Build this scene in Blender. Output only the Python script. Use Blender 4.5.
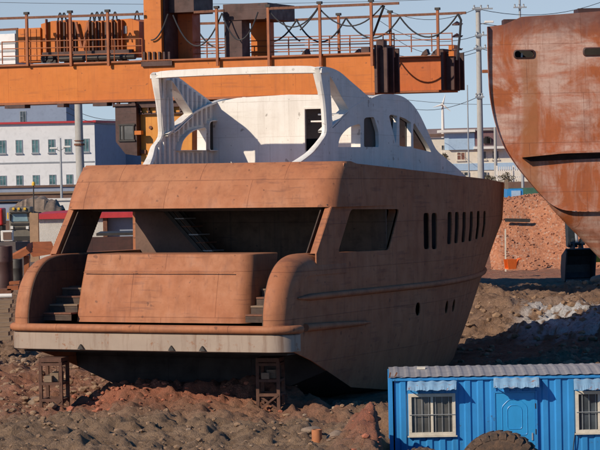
import bpy, bmesh, math, random
import numpy as np
from mathutils import Vector, Matrix
from mathutils.geometry import delaunay_2d_cdt

R = math.radians
random.seed(7)
for o in list(bpy.data.objects):
    bpy.data.objects.remove(o)
SC = bpy.context.scene
COL = SC.collection

# ------------------------------------------------------------------ camera, sky, sun, exposure
FPX, CX, CY, EYE = 2500.0, 300.0, 225.0, 6.5
ROLL = math.atan(0.02)
PITCH = math.atan((CY - 147.0) * math.cos(ROLL) / FPX)
cam_d = bpy.data.cameras.new('camera')
cam = bpy.data.objects.new('camera', cam_d)
COL.objects.link(cam)
cam_d.sensor_width = 36.0
cam_d.lens = 36.0 * FPX / 600.0
cam_d.clip_start = 0.5
cam_d.clip_end = 9000
cam.location = (0, 0, EYE)
_F = Vector((0, math.cos(PITCH), -math.sin(PITCH)))
_U = Vector((0, math.sin(PITCH), math.cos(PITCH)))
_X = Vector((1, 0, 0))
_c, _s = math.cos(ROLL), math.sin(ROLL)
cr = _X * _c - _U * _s
cu = _U * _c + _X * _s
cam.matrix_world = Matrix(((cr.x, cu.x, -_F.x, 0), (cr.y, cu.y, -_F.y, 0), (cr.z, cu.z, -_F.z, EYE), (0, 0, 0, 1)))
SC.camera = cam

SUN_AZ, SUN_EL = 231.0, 31.5
w = bpy.data.worlds.new('World')
SC.world = w
w.use_nodes = True
nt = w.node_tree
nt.nodes.clear()
sky = nt.nodes.new('ShaderNodeTexSky')
sky.sky_type = 'NISHITA'
sky.sun_disc = False
sky.sun_elevation = R(SUN_EL)
sky.sun_rotation = R(SUN_AZ)
sky.air_density = 1.0
sky.dust_density = 0.3
sky.ozone_density = 1.0
bg = nt.nodes.new('ShaderNodeBackground')
bg.inputs[1].default_value = 0.108
# lift the sampled direction a little: the clear winter sky keeps its blue right down to the horizon
_tc = nt.nodes.new('ShaderNodeTexCoord')
_va = nt.nodes.new('ShaderNodeVectorMath'); _va.operation = 'ADD'; _va.inputs[1].default_value = (0, 0, .15)
_vn = nt.nodes.new('ShaderNodeVectorMath'); _vn.operation = 'NORMALIZE'
nt.links.new(_tc.outputs['Generated'], _va.inputs[0]); nt.links.new(_va.outputs[0], _vn.inputs[0]); nt.links.new(_vn.outputs[0], sky.inputs[0])
wo = nt.nodes.new('ShaderNodeOutputWorld')
_hs = nt.nodes.new('ShaderNodeHueSaturation'); _hs.inputs['Saturation'].default_value = 1.0; _hs.inputs['Value'].default_value = 1.03
nt.links.new(sky.outputs[0], _hs.inputs['Color']); # brighter, paler air low on the horizon
_sp = nt.nodes.new('ShaderNodeSeparateXYZ'); nt.links.new(_tc.outputs['Generated'], _sp.inputs[0])
_mr = nt.nodes.new('ShaderNodeMapRange'); nt.links.new(_sp.outputs[2], _mr.inputs[0])
_mr.inputs[1].default_value = .06; _mr.inputs[2].default_value = .22; _mr.inputs[3].default_value = 1.05; _mr.inputs[4].default_value = 1.0
_ms = nt.nodes.new('ShaderNodeMapRange'); nt.links.new(_sp.outputs[2], _ms.inputs[0])
_ms.inputs[1].default_value = .06; _ms.inputs[2].default_value = .22; _ms.inputs[3].default_value = .70; _ms.inputs[4].default_value = 2.1
nt.links.new(_ms.outputs[0], _hs.inputs['Saturation'])
_mx = nt.nodes.new('ShaderNodeVectorMath'); _mx.operation = 'SCALE'
nt.links.new(_hs.outputs[0], _mx.inputs[0]); nt.links.new(_mr.outputs[0], _mx.inputs['Scale']); nt.links.new(_mx.outputs[0], bg.inputs[0])
nt.links.new(bg.outputs[0], wo.inputs[0])
sl = bpy.data.lights.new('sun', 'SUN')
sl.energy = 4.9
sl.angle = R(0.5)
sl.color = (1.0, 0.85, 0.66)
sun = bpy.data.objects.new('sun', sl)
COL.objects.link(sun)
_sd = Vector((math.sin(R(SUN_AZ)) * math.cos(R(SUN_EL)), math.cos(R(SUN_AZ)) * math.cos(R(SUN_EL)), math.sin(R(SUN_EL))))
sun.rotation_euler = _sd.to_track_quat('Z', 'Y').to_euler()
sun.location = _sd * 200
SC.view_settings.view_transform = 'Standard'
SC.view_settings.look = 'None'
SC.view_settings.exposure = 0.0
SC.view_settings.gamma = 1.0
SC.view_settings.use_curve_mapping = False

# ------------------------------------------------------------------ measuring helpers (sight line of the photo -> world point at a distance)
def ray(px, py):
    u = px - CX
    v = -(py - CY)
    return _F + cr * (u / FPX) + cu * (v / FPX)

def P(px, py, Y):
    r = ray(px, py)
    return Vector((0, 0, EYE)) + r * (Y / r.y)

# ------------------------------------------------------------------ materials
def mat_new(name, base=(.5, .5, .5), rough=.8, metal=0.0):
    m = bpy.data.materials.new(name)
    m.use_nodes = True
    b = m.node_tree.nodes['Principled BSDF']
    b.inputs['Base Color'].default_value = (*base, 1)
    b.inputs['Roughness'].default_value = rough
    b.inputs['Metallic'].default_value = metal
    return m, m.node_tree, b

class NB:
    """small node building helper"""
    def __init__(s, nt):
        s.nt = nt
        s.tc = None
    def n(s, t, **k):
        x = s.nt.nodes.new(t)
        for a, v in k.items():
            setattr(x, a, v)
        return x
    def l(s, a, b):
        s.nt.links.new(a, b)
    def coord(s, scale=(1, 1, 1), loc=(0, 0, 0), rot=(0, 0, 0), obj=True):
        if s.tc is None:
            s.tc = s.n('ShaderNodeTexCoord')
        mp = s.n('ShaderNodeMapping')
        mp.inputs['Scale'].default_value = scale
        mp.inputs['Location'].default_value = loc
        mp.inputs['Rotation'].default_value = rot
        s.l(s.tc.outputs['Object' if obj else 'Generated'], mp.inputs[0])
        return mp.outputs[0]
    def noise(s, vec, scale=1.0, detail=6, rough=.6, dist=0.0):
        x = s.n('ShaderNodeTexNoise')
        x.inputs['Scale'].default_value = scale
        x.inputs['Detail'].default_value = detail
        x.inputs['Roughness'].default_value = rough
        x.inputs['Distortion'].default_value = dist
        s.l(vec, x.inputs['Vector'])
        return x.outputs[0]
    def ramp(s, fac, stops, interp='LINEAR'):
        x = s.n('ShaderNodeValToRGB')
        x.color_ramp.interpolation = interp
        els = x.color_ramp.elements
        while len(els) < len(stops):
            els.new(0.5)
        for e, (p, c) in zip(els, stops):
            e.position = p
            e.color = (*c, 1) if isinstance(c, tuple) else (c, c, c, 1)
        s.l(fac, x.inputs[0])
        return x.outputs[0]
    def mix(s, fac, a, b, mode='MIX'):
        x = s.n('ShaderNodeMix', data_type='RGBA', blend_type=mode)
        for sock, v in ((0, fac), (6, a), (7, b)):
            if isinstance(v, (float, int)):
                x.inputs[sock].default_value = v if sock == 0 else (v, v, v, 1)
            elif isinstance(v, tuple):
                x.inputs[sock].default_value = (*v, 1)
            else:
                s.l(v, x.inputs[sock])
        return x.outputs[2]
    def math(s, op, a, b=0.0):
        x = s.n('ShaderNodeMath', operation=op)
        for i, v in enumerate((a, b)):
            if isinstance(v, (float, int)):
                x.inputs[i].default_value = v
            else:
                s.l(v, x.inputs[i])
        return x.outputs[0]
    def bump(s, h, strength=.3, dist=.02, normal=None):
        x = s.n('ShaderNodeBump')
        x.inputs['Strength'].default_value = strength
        x.inputs['Distance'].default_value = dist
        s.l(h, x.inputs['Height'])
        if normal is not None:
            s.l(normal, x.inputs['Normal'])
        return x.outputs[0]

def steel_plate(name, c_main, c_dark, c_light, plate=(2.4, 1.15), rough=.75, streak=.35, seam=.35, seam_w=.012, buckle=.035, seamcol=None, patch=.5, scratch=.5):
    """rusted or painted plating: patches, streaks running down, weld seams, buckled plates"""
    m, nt, b = mat_new(name, c_main, rough)
    q = NB(nt)
    v = q.coord()
    big = q.noise(v, .45, 5, .6, .4)
    mid = q.noise(v, 2.3, 7, .65, .2)
    fine = q.noise(v, 22, 6, .7)
    st = q.noise(q.coord((3.5, 3.5, .22)), 1.0, 6, .65, .3)
    c = q.mix(q.ramp(big, [(.38, 0.0), (.66, 1.0)]), c_main, c_light)
    c = q.mix(q.math('MULTIPLY', q.ramp(mid, [(.46, 0.0), (.68, 1.0)]), patch), c, c_dark)
    c = q.mix(q.math('MULTIPLY', q.ramp(st, [(.5, 0.0), (.72, 1.0)]), streak), c, c_dark)
    c = q.mix(q.math('MULTIPLY', q.ramp(fine, [(.55, 0.0), (.7, 1.0)]), .3), c, c_dark)
    # long dark scratches and scuffs along the plating, sparse
    sc1 = q.noise(q.coord((.55, .55, 9.0)), 1.3, 5, .6, .1)
    sc2 = q.noise(v, .8, 3, .5)
    scr = q.math('MULTIPLY', q.ramp(sc1, [(.555, 0.0), (.60, 1.0)]), q.ramp(sc2, [(.46, 0.0), (.56, 1.0)]))
    c = q.mix(q.math('MULTIPLY', scr, scratch), c, c_dark)
    drip = q.noise(q.coord((9, 9, .3)), 1.0, 5, .6, .15)
    c = q.mix(q.math('MULTIPLY', q.ramp(drip, [(.56, 0.0), (.70, 1.0)]), streak), c, c_dark)
    sp_ = q.noise(v, 5.5, 2, .4)
    c = q.mix(q.math('MULTIPLY', q.ramp(sp_, [(.70, 0.0), (.74, 1.0)]), .6), c, tuple(x * .5 for x in c_dark))
    # weld seams, laid out on plates of the hull frame
    sep = q.n('ShaderNodeSeparateXYZ')
    q.l(v, sep.inputs[0])
    ns = q.n('ShaderNodeSeparateXYZ')
    q.l(q.tc.outputs['Normal'], ns.inputs[0])
    cmb = q.n('ShaderNodeCombineXYZ')
    side_ = q.math('GREATER_THAN', q.math('ABSOLUTE', ns.outputs[0]), .7)
    mixx = q.n('ShaderNodeMix', data_type='FLOAT')
    q.l(side_, mixx.inputs[0]); q.l(sep.outputs[0], mixx.inputs[2]); q.l(sep.outputs[1], mixx.inputs[3])
    q.l(mixx.outputs[0], cmb.inputs[0])
    q.l(sep.outputs[2], cmb.inputs[1])
    br = q.n('ShaderNodeTexBrick')
    br.offset = .37
    br.inputs['Scale'].default_value = 1
    br.inputs['Brick Width'].default_value = plate[0]
    br.inputs['Row Height'].default_value = plate[1]
    br.inputs['Mortar Size'].default_value = seam_w
    br.inputs['Mortar Smooth'].default_value = .6
    br.inputs['Color1'].default_value = (.42, .42, .42, 1)
    br.inputs['Color2'].default_value = (.62, .62, .62, 1)
    q.l(cmb.outputs[0], br.inputs['Vector'])
    gate = q.ramp(q.noise(v, 1.1, 3, .5), [(.42, .15), (.58, 1.0)])
    sm = q.math('MULTIPLY', q.math('MULTIPLY', br.outputs['Fac'], seam), gate)
    c = q.mix(sm, c, seamcol or c_dark)
    c = q.mix(.22, c, br.outputs['Color'], 'SOFT_LIGHT')
    q.l(c, b.inputs['Base Color'])
    h = q.math('ADD', q.math('MULTIPLY', q.noise(v, 1.3, 2, .5), 1.0), q.math('MULTIPLY', fine, .03))
    h = q.math('ADD', h, q.math('MULTIPLY', br.outputs['Fac'], .22))
    fr = q.math('ABSOLUTE', q.math('SINE', q.math('MULTIPLY', mixx.outputs[0], math.pi / .62)))
    h = q.math('ADD', h, q.math('MULTIPLY', q.math('MULTIPLY', fr, q.ramp(big, [(.35, .15), (.65, 1.0)])), .28))
    q.l(q.bump(h, .7, buckle), b.inputs['Normal'])
    q.l(q.ramp(mid, [(.3, rough - .12), (.7, min(1, rough + .12))]), b.inputs['Roughness'])
    return m

def simple(name, base, rough=.7, metal=0.0, var=.25, scale=3.0, dark=None, bump=.0, stretch=(1, 1, 1)):
    m, nt, b = mat_new(name, base, rough, metal)
    q = NB(nt)
    v = q.coord(stretch)
    d = dark or tuple(x * (1 - var) for x in base)
    f = q.noise(v, scale, 7, .65, .2)
    c = q.mix(q.ramp(f, [(.35, 0.0), (.7, 1.0)]), base, d)
    f2 = q.noise(v, scale * 9, 4, .6)
    c = q.mix(q.math('MULTIPLY', q.ramp(f2, [(.5, 0.0), (.75, 1.0)]), .35), c, tuple(x * .6 for x in d))
    q.l(c, b.inputs['Base Color'])
    if bump:
        q.l(q.bump(f2, .6, bump), b.inputs['Normal'])
    return m

def worn(name, paint, rust, amount=.55, rough=.55, scale=2.5, chip=7.0, dirt=.2):
    """paint worn to rust in patches and runs"""
    m, nt, b = mat_new(name, paint, rough)
    q = NB(nt)
    v = q.coord()
    a = q.noise(v, scale, 8, .7, .3)
    st = q.noise(q.coord((4, 4, .35)), 1.4, 6, .7, .3)
    k = q.noise(v, chip, 5, .7)
    p2 = tuple(x * .82 for x in paint)
    c = q.mix(q.ramp(q.noise(v, .7, 4, .6), [(.35, 0.0), (.65, 1.0)]), paint, p2)
    c = q.mix(q.math('MULTIPLY', q.ramp(st, [(.5, 0.0), (.7, 1.0)]), dirt), c, tuple(x * .35 + y * .35 for x, y in zip(paint, rust)))
    msk = q.ramp(q.math('ADD', q.math('MULTIPLY', a, .62), q.math('MULTIPLY', k, .38)), [(amount, 0.0), (amount + .06, 1.0)])
    c = q.mix(msk, c, rust)
    q.l(c, b.inputs['Base Color'])
    q.l(q.bump(k, .4, .008), b.inputs['Normal'])
    return m

M = {}
M['rust'] = steel_plate('rusted_plate', (.35, .125, .052), (.17, .062, .034), (.37, .155, .072), streak=.4, seam=.5, patch=.28)
M['inner_shade'] = steel_plate('shaded_inner_plate', (.058, .034, .024), (.022, .015, .012), (.10, .06, .038), streak=.5, seam=.3)  # dark copy of the rust, shade of inner faces put into its colour
M['bottom'] = steel_plate('shaded_bottom_plate', (.02, .013, .012), (.012, .009, .009), (.03, .019, .016), streak=.3, seam=.3)  # near-black plating, shade under the hull put into its colour
M['white'] = steel_plate('white_primer', (.68, .655, .61), (.40, .34, .28), (.76, .74, .70), plate=(1.6, 1.0), scratch=.18, streak=.25, seam=.25, rough=.55, buckle=.012, patch=.14)
M['belt'] = worn('grey_belting', (.34, .262, .205), (.24, .11, .055), .57, .6, 1.6, 9, 1.0)
M['orange'] = steel_plate('crane_orange', (.50, .128, .006), (.27, .07, .012), (.54, .15, .008), plate=(3.2, 5), streak=.3, seam=.35, rough=.55, buckle=.012, patch=.2, scratch=.3)
M['orange_red'] = steel_plate('crane_red_orange', (.43, .09, .010), (.24, .055, .012), (.47, .11, .012), plate=(3.2, 5), streak=.4, seam=.35, rough=.55, buckle=.012, patch=.3, scratch=.3)
M['orange_pale'] = steel_plate('crane_pale_orange', (.55, .21, .022), (.34, .11, .02), (.58, .24, .03), plate=(1.6, 2), streak=.3, seam=.3, rough=.55, buckle=.012, patch=.25, scratch=.2)
M['orange2'] = simple('crane_orange_faded', (.34, .10, .03), .6, 0, .35, 2.5)
M['maroon_and_shade'] = steel_plate('maroon_steel_and_shade', (.055, .021, .018), (.024, .012, .011), (.08, .032, .024), plate=(2, 4), streak=.3, seam=.2, rough=.6, buckle=.01)  # maroon parts; also paints the shade on girder ends and portal faces
M['darksteel'] = simple('dark_steel', (.05, .045, .042), .6, .3, .4, 4)
M['rustbar'] = simple('rusty_bar', (.20, .085, .05), .85, 0, .5, 8)
M['trestle'] = simple('rusty_trestle', (.13, .06, .038), .85, 0, .5, 6, bump=.01)
M['cable'] = simple('black_cable', (.03, .03, .034), .6, 0, .2, 3)
M['blue'] = worn('blue_sheet', (.03, .25, .60), (.05, .09, .14), .60, .45, 3.5, 14, .4)
M['bluedoor'] = worn('blue_door', (.03, .30, .66), (.03, .12, .28), .69, .4, 3.5, 14, .1)
M['roofgrey'] = simple('roof_sheet', (.33, .315, .32), .6, 0, .3, 3, stretch=(.6, 2, 1))
M['awning'] = worn('awning_sheet', (.22, .38, .54), (.26, .12, .08), .565, .55, 4, 16, .4)
M['frame'] = simple('white_frame', (.68, .62, .52), .5, 0, .25, 5)
M['white_wall'] = simple('white_render', (.74, .75, .76), .9, 0, .10, .25)
M['cream'] = simple('cream_render', (.70, .64, .54), .9, 0, .14, .4)
M['grey_wall'] = simple('grey_blue_wall', (.27, .32, .42), .8, 0, .15, .3)
M['blue_wall'] = simple('pale_blue_wall', (.36, .50, .66), .8, 0, .12, .5)
M['redtrim'] = simple('red_roof_trim', (.50, .035, .045), .6, 0, .2, 2)
M['concrete'] = simple('pole_concrete', (.42, .41, .39), .9, 0, .25, 1.2, stretch=(1, 1, .4))
M['steelgrey'] = simple('galvanised_grey', (.36, .38, .40), .55, .3, .2, 2)
M['brown'] = simple('brown_shed', (.17, .10, .075), .85, 0, .35, 1.2)
M['timber'] = simple('weathered_timber', (.26, .18, .12), .9, 0, .45, 4, stretch=(.4, 6, 6))
M['tyre'] = simple('dirty_rubber', (.16, .095, .06), .95, 0, .55, 5, dark=(.035, .03, .028), bump=.02)
M['bucket'] = simple('bucket_steel', (.05, .06, .07), .5, .4, .45, 5, bump=.01)
M['neon'] = simple('bright_orange_plastic', (.85, .16, .02), .5, 0, .15, 5)
M['yellow'] = simple('yellow_paint', (.75, .45, .04), .5, 0, .2, 5)
M['red'] = simple('red_paint', (.55, .03, .03), .5, 0, .2, 5)
M['truck'] = simple('truck_olive', (.16, .14, .11), .6, 0, .3, 3)
M['tarp'] = simple('load_tarp', (.24, .18, .14), .95, 0, .5, 2.5, bump=.03)
M['whitepaint'] = simple('white_paint', (.72, .70, .66), .6, 0, .15, 2)
M['hill'] = simple('hill_soil', (.20, .15, .15), .95, 0, .3, .02)
M['netting'] = simple('green_netting', (.06, .16, .11), .9, 0, .4, 3)

def glass_mat(name, base=(.02, .024, .028), rough=.08):
    m, nt, b = mat_new(name, base, rough)
    b.inputs['Specular IOR Level'].default_value = .6
    q = NB(nt)
    f = q.noise(q.coord(), 1.2, 4, .6)
    q.l(q.mix(q.ramp(f, [(.4, 0.0), (.65, 1.0)]), base, tuple(x * 2.2 + .01 for x in base)), b.inputs['Base Color'])
    return m
M['glass'] = glass_mat('window_glass', (.035, .045, .055), .12)
M['glassgreen'] = glass_mat('building_glass', (.05, .11, .12), .15)
M['dusty'] = glass_mat('dusty_glass', (.06, .06, .058), .35)
M['curtain'] = simple('brown_curtain', (.22, .10, .075), .9, 0, .3, 3)

def ship_rust():
    m, nt, b = mat_new('ship_rust', (.5, .2, .1), .7)
    q = NB(nt)
    v = q.coord()
    a = q.noise(q.coord((1, 1, 1)), .55, 7, .62, .8)
    h = q.noise(q.coord((.45, .45, 3.2)), 1.3, 6, .65, .5)
    vs = q.noise(q.coord((2.4, 2.4, .35)), 1.0, 6, .7, .4)
    c = q.mix(q.ramp(a, [(.43, 0.0), (.56, 1.0)]), (.52, .335, .265), (.36, .095, .026))
    c = q.mix(q.math('MULTIPLY', q.ramp(h, [(.46, 0.0), (.64, 1.0)]), .7), c, (.38, .10, .035))
    c = q.mix(q.math('MULTIPLY', q.ramp(vs, [(.52, 0.0), (.72, 1.0)]), .55), c, (.54, .35, .28))
    c = q.mix(q.math('MULTIPLY', q.ramp(q.noise(v, .8, 5, .6, .6), [(.52, 0.0), (.64, 1.0)]), .6), c, (.22, .06, .025))
    c = q.mix(q.math('MULTIPLY', q.ramp(q.noise(v, 14, 6, .7), [(.5, 0.0), (.7, 1.0)]), .35), c, (.2, .06, .03))
    # dark weathered band below the rail and the brown run below the hawse hole
    sep = q.n('ShaderNodeSeparateXYZ')
    q.l(v, sep.inputs[0])
    wob = q.math('MULTIPLY', q.math('SUBTRACT', q.noise(q.coord((3, 3, .6)), 1.0, 6, .7), .5), .9)
    top = q.ramp(q.math('ADD', sep.outputs[2], wob), [(.0, 0.0), (1.0, 1.0)])
    top = q.n('ShaderNodeMapRange')
    q.l(q.math('ADD', sep.outputs[2], wob), top.inputs[0])
    top.inputs[1].default_value = 9.75
    top.inputs[2].default_value = 10.45
    c = q.mix(q.math('MULTIPLY', top.outputs[0], .8), c, (.13, .05, .04))
    xx = sep.outputs[0]
    rm = q.n('ShaderNodeMapRange')
    q.l(q.math('ABSOLUTE', q.math('ADD', xx, q.math('MULTIPLY', q.math('SUBTRACT', vs, .5), .5))), rm.inputs[0])
    rm.inputs[1].default_value = .36; rm.inputs[2].default_value = .20
    run = q.math('MULTIPLY', q.math('MULTIPLY', rm.outputs[0], q.math('LESS_THAN', sep.outputs[2], 9.5)), q.ramp(h, [(.3, 1.0), (.75, .7)]))
    M['_run'] = None
    c = q.mix(q.math('MULTIPLY', run, .75), c, (.30, .115, .04))
    cm = q.n('ShaderNodeCombineXYZ')
    q.l(q.math('ADD', sep.outputs[0], sep.outputs[1]), cm.inputs[0]); q.l(sep.outputs[2], cm.inputs[1])
    br = q.n('ShaderNodeTexBrick'); br.offset = .41
    br.inputs['Scale'].default_value = 1; br.inputs['Brick Width'].default_value = 3.1; br.inputs['Row Height'].default_value = 1.62
    br.inputs['Mortar Size'].default_value = .014; br.inputs['Mortar Smooth'].default_value = .5
    br.inputs['Color1'].default_value = (.44, .44, .44, 1); br.inputs['Color2'].default_value = (.6, .6, .6, 1)
    q.l(cm.outputs[0], br.inputs['Vector'])
    c = q.mix(q.math('MULTIPLY', q.math('MULTIPLY', br.outputs['Fac'], .55), q.ramp(h, [(.4, .3), (.6, 1.0)])), c, (.17, .06, .03))
    c = q.mix(.2, c, br.outputs['Color'], 'SOFT_LIGHT')
    dr = q.noise(q.coord((10, 10, .35)), 1.0, 6, .65, .2)
    c = q.mix(q.math('MULTIPLY', q.ramp(dr, [(.53, 0.0), (.68, 1.0)]), .5), c, (.24, .075, .03))
    q.l(c, b.inputs['Base Color'])
    hh = q.math('ADD', q.noise(v, .9, 3, .5), q.math('MULTIPLY', q.noise(v, 18, 5, .7), .06))
    q.l(q.bump(hh, .7, .05), b.inputs['Normal'])
    return m
M['ship'] = ship_rust()

# ------------------------------------------------------------------ mesh helpers
def tag(o, label=None, cat=None, group=None, kind=None):
    if label: o['label'] = label
    if cat: o['category'] = cat
    if group: o['group'] = group
    if kind: o['kind'] = kind
    return o

def empty(name, loc=(0, 0, 0), label=None, cat=None, group=None, mw=None, rz=0):
    o = bpy.data.objects.new(name, None)
    COL.objects.link(o)
    o.empty_display_size = .3
    o.location = loc
    o.rotation_euler = (0, 0, rz)
    if mw is not None:
        o.matrix_world = mw
    else:
        o.matrix_world = Matrix.Translation(Vector(loc)) @ Matrix.Rotation(rz, 4, 'Z')
    return tag(o, label, cat, group)

def mesh_obj(name, verts, faces, mat, parent=None, smooth=None, world=False):
    me = bpy.data.meshes.new(name)
    if world and parent is not None:
        inv = parent.matrix_world.inverted()
        verts = [inv @ Vector(v) for v in verts]
    me.from_pydata([tuple(v) for v in verts], [], faces)
    me.validate()
    bm = bmesh.new()
    bm.from_mesh(me)
    bmesh.ops.recalc_face_normals(bm, faces=bm.faces)
    bm.to_mesh(me)
    bm.free()
    if mat is not None:
        me.materials.append(mat)
    if smooth:
        me.shade_smooth()
        me.set_sharp_from_angle(angle=R(smooth))
    o = bpy.data.objects.new(name, me)
    COL.objects.link(o)
    if parent is not None:
        o.parent = parent
    return o

class MB:
    def __init__(s):
        s.v = []
        s.f = []
    def add(s, vs, fs):
        k = len(s.v)
        s.v += [Vector(x) for x in vs]
        s.f += [tuple(i + k for i in f) for f in fs]
        return s
    def box(s, a, b):
        x0, y0, z0 = [min(i, j) for i, j in zip(a, b)]
        x1, y1, z1 = [max(i, j) for i, j in zip(a, b)]
        return s.add([(x0, y0, z0), (x1, y0, z0), (x1, y1, z0), (x0, y1, z0), (x0, y0, z1), (x1, y0, z1), (x1, y1, z1), (x0, y1, z1)],
                     [(0, 3, 2, 1), (4, 5, 6, 7), (0, 1, 5, 4), (1, 2, 6, 5), (2, 3, 7, 6), (3, 0, 4, 7)])
    def bar(s, p, q, w, h=None, up=(0, 0, 1)):
        p, q = Vector(p), Vector(q)
        h = h or w
        d = (q - p).normalized()
        u = Vector(up)
        if abs(d.dot(u)) > .98:
            u = Vector((0, 1, 0))
        r = d.cross(u).normalized() * (w / 2)
        u = r.cross(d).normalized() * (h / 2)
        vs = [p - r - u, p + r - u, p + r + u, p - r + u, q - r - u, q + r - u, q + r + u, q - r + u]
        return s.add(vs, [(3, 2, 1, 0), (4, 5, 6, 7), (0, 1, 5, 4), (1, 2, 6, 5), (2, 3, 7, 6), (3, 0, 4, 7)])
    def tube(s, pts, r, n=8, cap=True):
        pts = [Vector(p) for p in pts]
        rr = r if isinstance(r, (list, tuple)) else [r] * len(pts)
        rings = []
        prev = None
        for i, p in enumerate(pts):
            d = (pts[min(i + 1, len(pts) - 1)] - pts[max(i - 1, 0)]).normalized()
            if prev is None:
                a = Vector((0, 0, 1)) if abs(d.z) < .9 else Vector((1, 0, 0))
                prev = d.cross(a).normalized()
            e1 = (prev - d * prev.dot(d)).normalized()
            e2 = d.cross(e1)
            prev = e1
            rings.append([p + (e1 * math.cos(2 * math.pi * k / n) + e2 * math.sin(2 * math.pi * k / n)) * rr[i] for k in range(n)])
        vs = [v for ring in rings for v in ring]
        fs = []
        for i in range(len(pts) - 1):
            for k in range(n):
                a, b2 = i * n + k, i * n + (k + 1) % n
                fs.append((a, b2, b2 + n, a + n))
        if cap:
            fs.append(tuple(range(n))[::-1])
            fs.append(tuple(range(len(vs) - n, len(vs))))
        return s.add(vs, fs)
    def grid(s, rows, closed=False):
        """rows: list of equal-length point lists"""
        n = len(rows[0])
        vs = [p for r_ in rows for p in r_]
        fs = []
        for i in range(len(rows) - 1):
            for k in range(n if closed else n - 1):
                a, b2 = i * n + k, i * n + (k + 1) % n
                fs.append((a, b2, b2 + n, a + n))
        return s.add(vs, fs)
    def prism(s, poly, fn, t0, t1):
        """poly: 2D outline; fn(u, v, t) -> 3D"""
        n = len(poly)
        vs = [fn(u, v, t0) for u, v in poly] + [fn(u, v, t1) for u, v in poly]
        fs = [tuple(range(n))[::-1], tuple(range(n, 2 * n))]
        for k in range(n):
            fs.append((k, (k + 1) % n, (k + 1) % n + n, k + n))
        return s.add(vs, fs)
    def lathe(s, prof, origin, axis='Z', n=24):
        o = Vector(origin)
        rows = []
        for r, h in prof:
            row = []
            for k in range(n):
                a = 2 * math.pi * k / n
                c, d = r * math.cos(a), r * math.sin(a)
                row.append(o + {'Z': Vector((c, d, h)), 'Y': Vector((c, h, d)), 'X': Vector((h, c, d))}[axis])
            rows.append(row)
        s.grid(rows, closed=True)
        return s
    def build(s, name, mat, parent=None, world=False, smooth=None, bevel=0):
        o = mesh_obj(name, s.v, s.f, mat, parent, smooth, world)
        if bevel:
            md = o.modifiers.new('bevel', 'BEVEL')
            md.width = bevel
            md.segments = 2
            md.limit_method = 'ANGLE'
        return o

def inside(p, poly):
    x, y = p
    c = False
    n = len(poly)
    for i in range(n):
        x0, y0 = poly[i]
        x1, y1 = poly[(i + 1) % n]
        if (y0 > y) != (y1 > y) and x < (x1 - x0) * (y - y0) / (y1 - y0) + x0:
            c = not c
    return c

def edge_dist(p, poly):
    x, y = p
    best = 1e9
    n = len(poly)
    for i in range(n):
        x0, y0 = poly[i]
        x1, y1 = poly[(i + 1) % n]
        dx, dy = x1 - x0, y1 - y0
        L = dx * dx + dy * dy
        t = max(0, min(1, ((x - x0) * dx + (y - y0) * dy) / L)) if L else 0
        best = min(best, math.hypot(x - x0 - dx * t, y - y0 - dy * t))
    return best

def resample(poly, step):
    out = []
    n = len(poly)
    for i in range(n):
        a, b = Vector(poly[i]), Vector(poly[(i + 1) % n])
        k = max(1, int(math.ceil((b - a).length / step)))
        for j in range(k):
            out.append(tuple(a.lerp(b, j / k)))
    return out

def panel(mb, outline, holes, fn, thick, step=.5):
    """plate with openings, curved by fn(u, v, depth); depth 0 is the outer face"""
    outline = resample(outline, step)
    holes = [resample(h, step) for h in holes]
    pts = list(outline)
    edges = [(i, (i + 1) % len(outline)) for i in range(len(outline))]
    for h in holes:
        k = len(pts)
        pts += h
        edges += [(k + i, k + (i + 1) % len(h)) for i in range(len(h))]
    us = [p[0] for p in outline]
    vs_ = [p[1] for p in outline]
    u = min(us) + step * .5
    while u < max(us):
        v = min(vs_) + step * .5
        while v < max(vs_):
            p = (u, v)
            if inside(p, outline) and edge_dist(p, outline) > step * .45 and all((not inside(p, h)) and edge_dist(p, h) > step * .3 for h in holes):
                pts.append(p)
            v += step
        u += step
    r = delaunay_2d_cdt([Vector(p) for p in pts], edges, [], 0, 1e-5)
    V, Fc = r[0], r[2]
    tri = []
    for f in Fc:
        c = ((V[f[0]].x + V[f[1]].x + V[f[2]].x) / 3, (V[f[0]].y + V[f[1]].y + V[f[2]].y) / 3)
        if inside(c, outline) and not any(inside(c, h) for h in holes):
            tri.append(tuple(f))
    n = len(V)
    vs = [fn(p.x, p.y, 0) for p in V] + [fn(p.x, p.y, thick) for p in V]
    fs = list(tri) + [tuple(i + n for i in f[::-1]) for f in tri]
    cnt = {}
    for f in tri:
        for a, b in ((f[0], f[1]), (f[1], f[2]), (f[2], f[0])):
            cnt.setdefault((min(a, b), max(a, b)), []).append((a, b))
    for k, l in cnt.items():
        if len(l) == 1:
            a, b = l[0]
            fs.append((b, a, a + n, b + n))
    mb.add(vs, fs)
    return mb

def rounded(poly, r=.12, k=4):
    out = []
    n = len(poly)
    for i in range(n):
        a, b, c = Vector(poly[i - 1]), Vector(poly[i]), Vector(poly[(i + 1) % n])
        d1, d2 = (a - b), (c - b)
        q = min(r, d1.length * .45, d2.length * .45)
        p, s = b + d1.normalized() * q, b + d2.normalized() * q
        for j in range(k + 1):
            t = j / k
            out.append(tuple(p * (1 - t) ** 2 + b * 2 * t * (1 - t) + s * t * t))
    return out

def smooth_line(pts, k=6):
    """Catmull-Rom through points"""
    P_ = [Vector(p) for p in pts]
    out = []
    for i in range(len(P_) - 1):
        p0, p1, p2, p3 = P_[max(i - 1, 0)], P_[i], P_[i + 1], P_[min(i + 2, len(P_) - 1)]
        for j in range(k):
            t = j / k
            out.append(.5 * ((2 * p1) + (p2 - p0) * t + (2 * p0 - 5 * p1 + 4 * p2 - p3) * t * t + (3 * p1 - p0 - 3 * p2 + p3) * t ** 3))
    out.append(P_[-1])
    return [tuple(p) for p in out]

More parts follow.
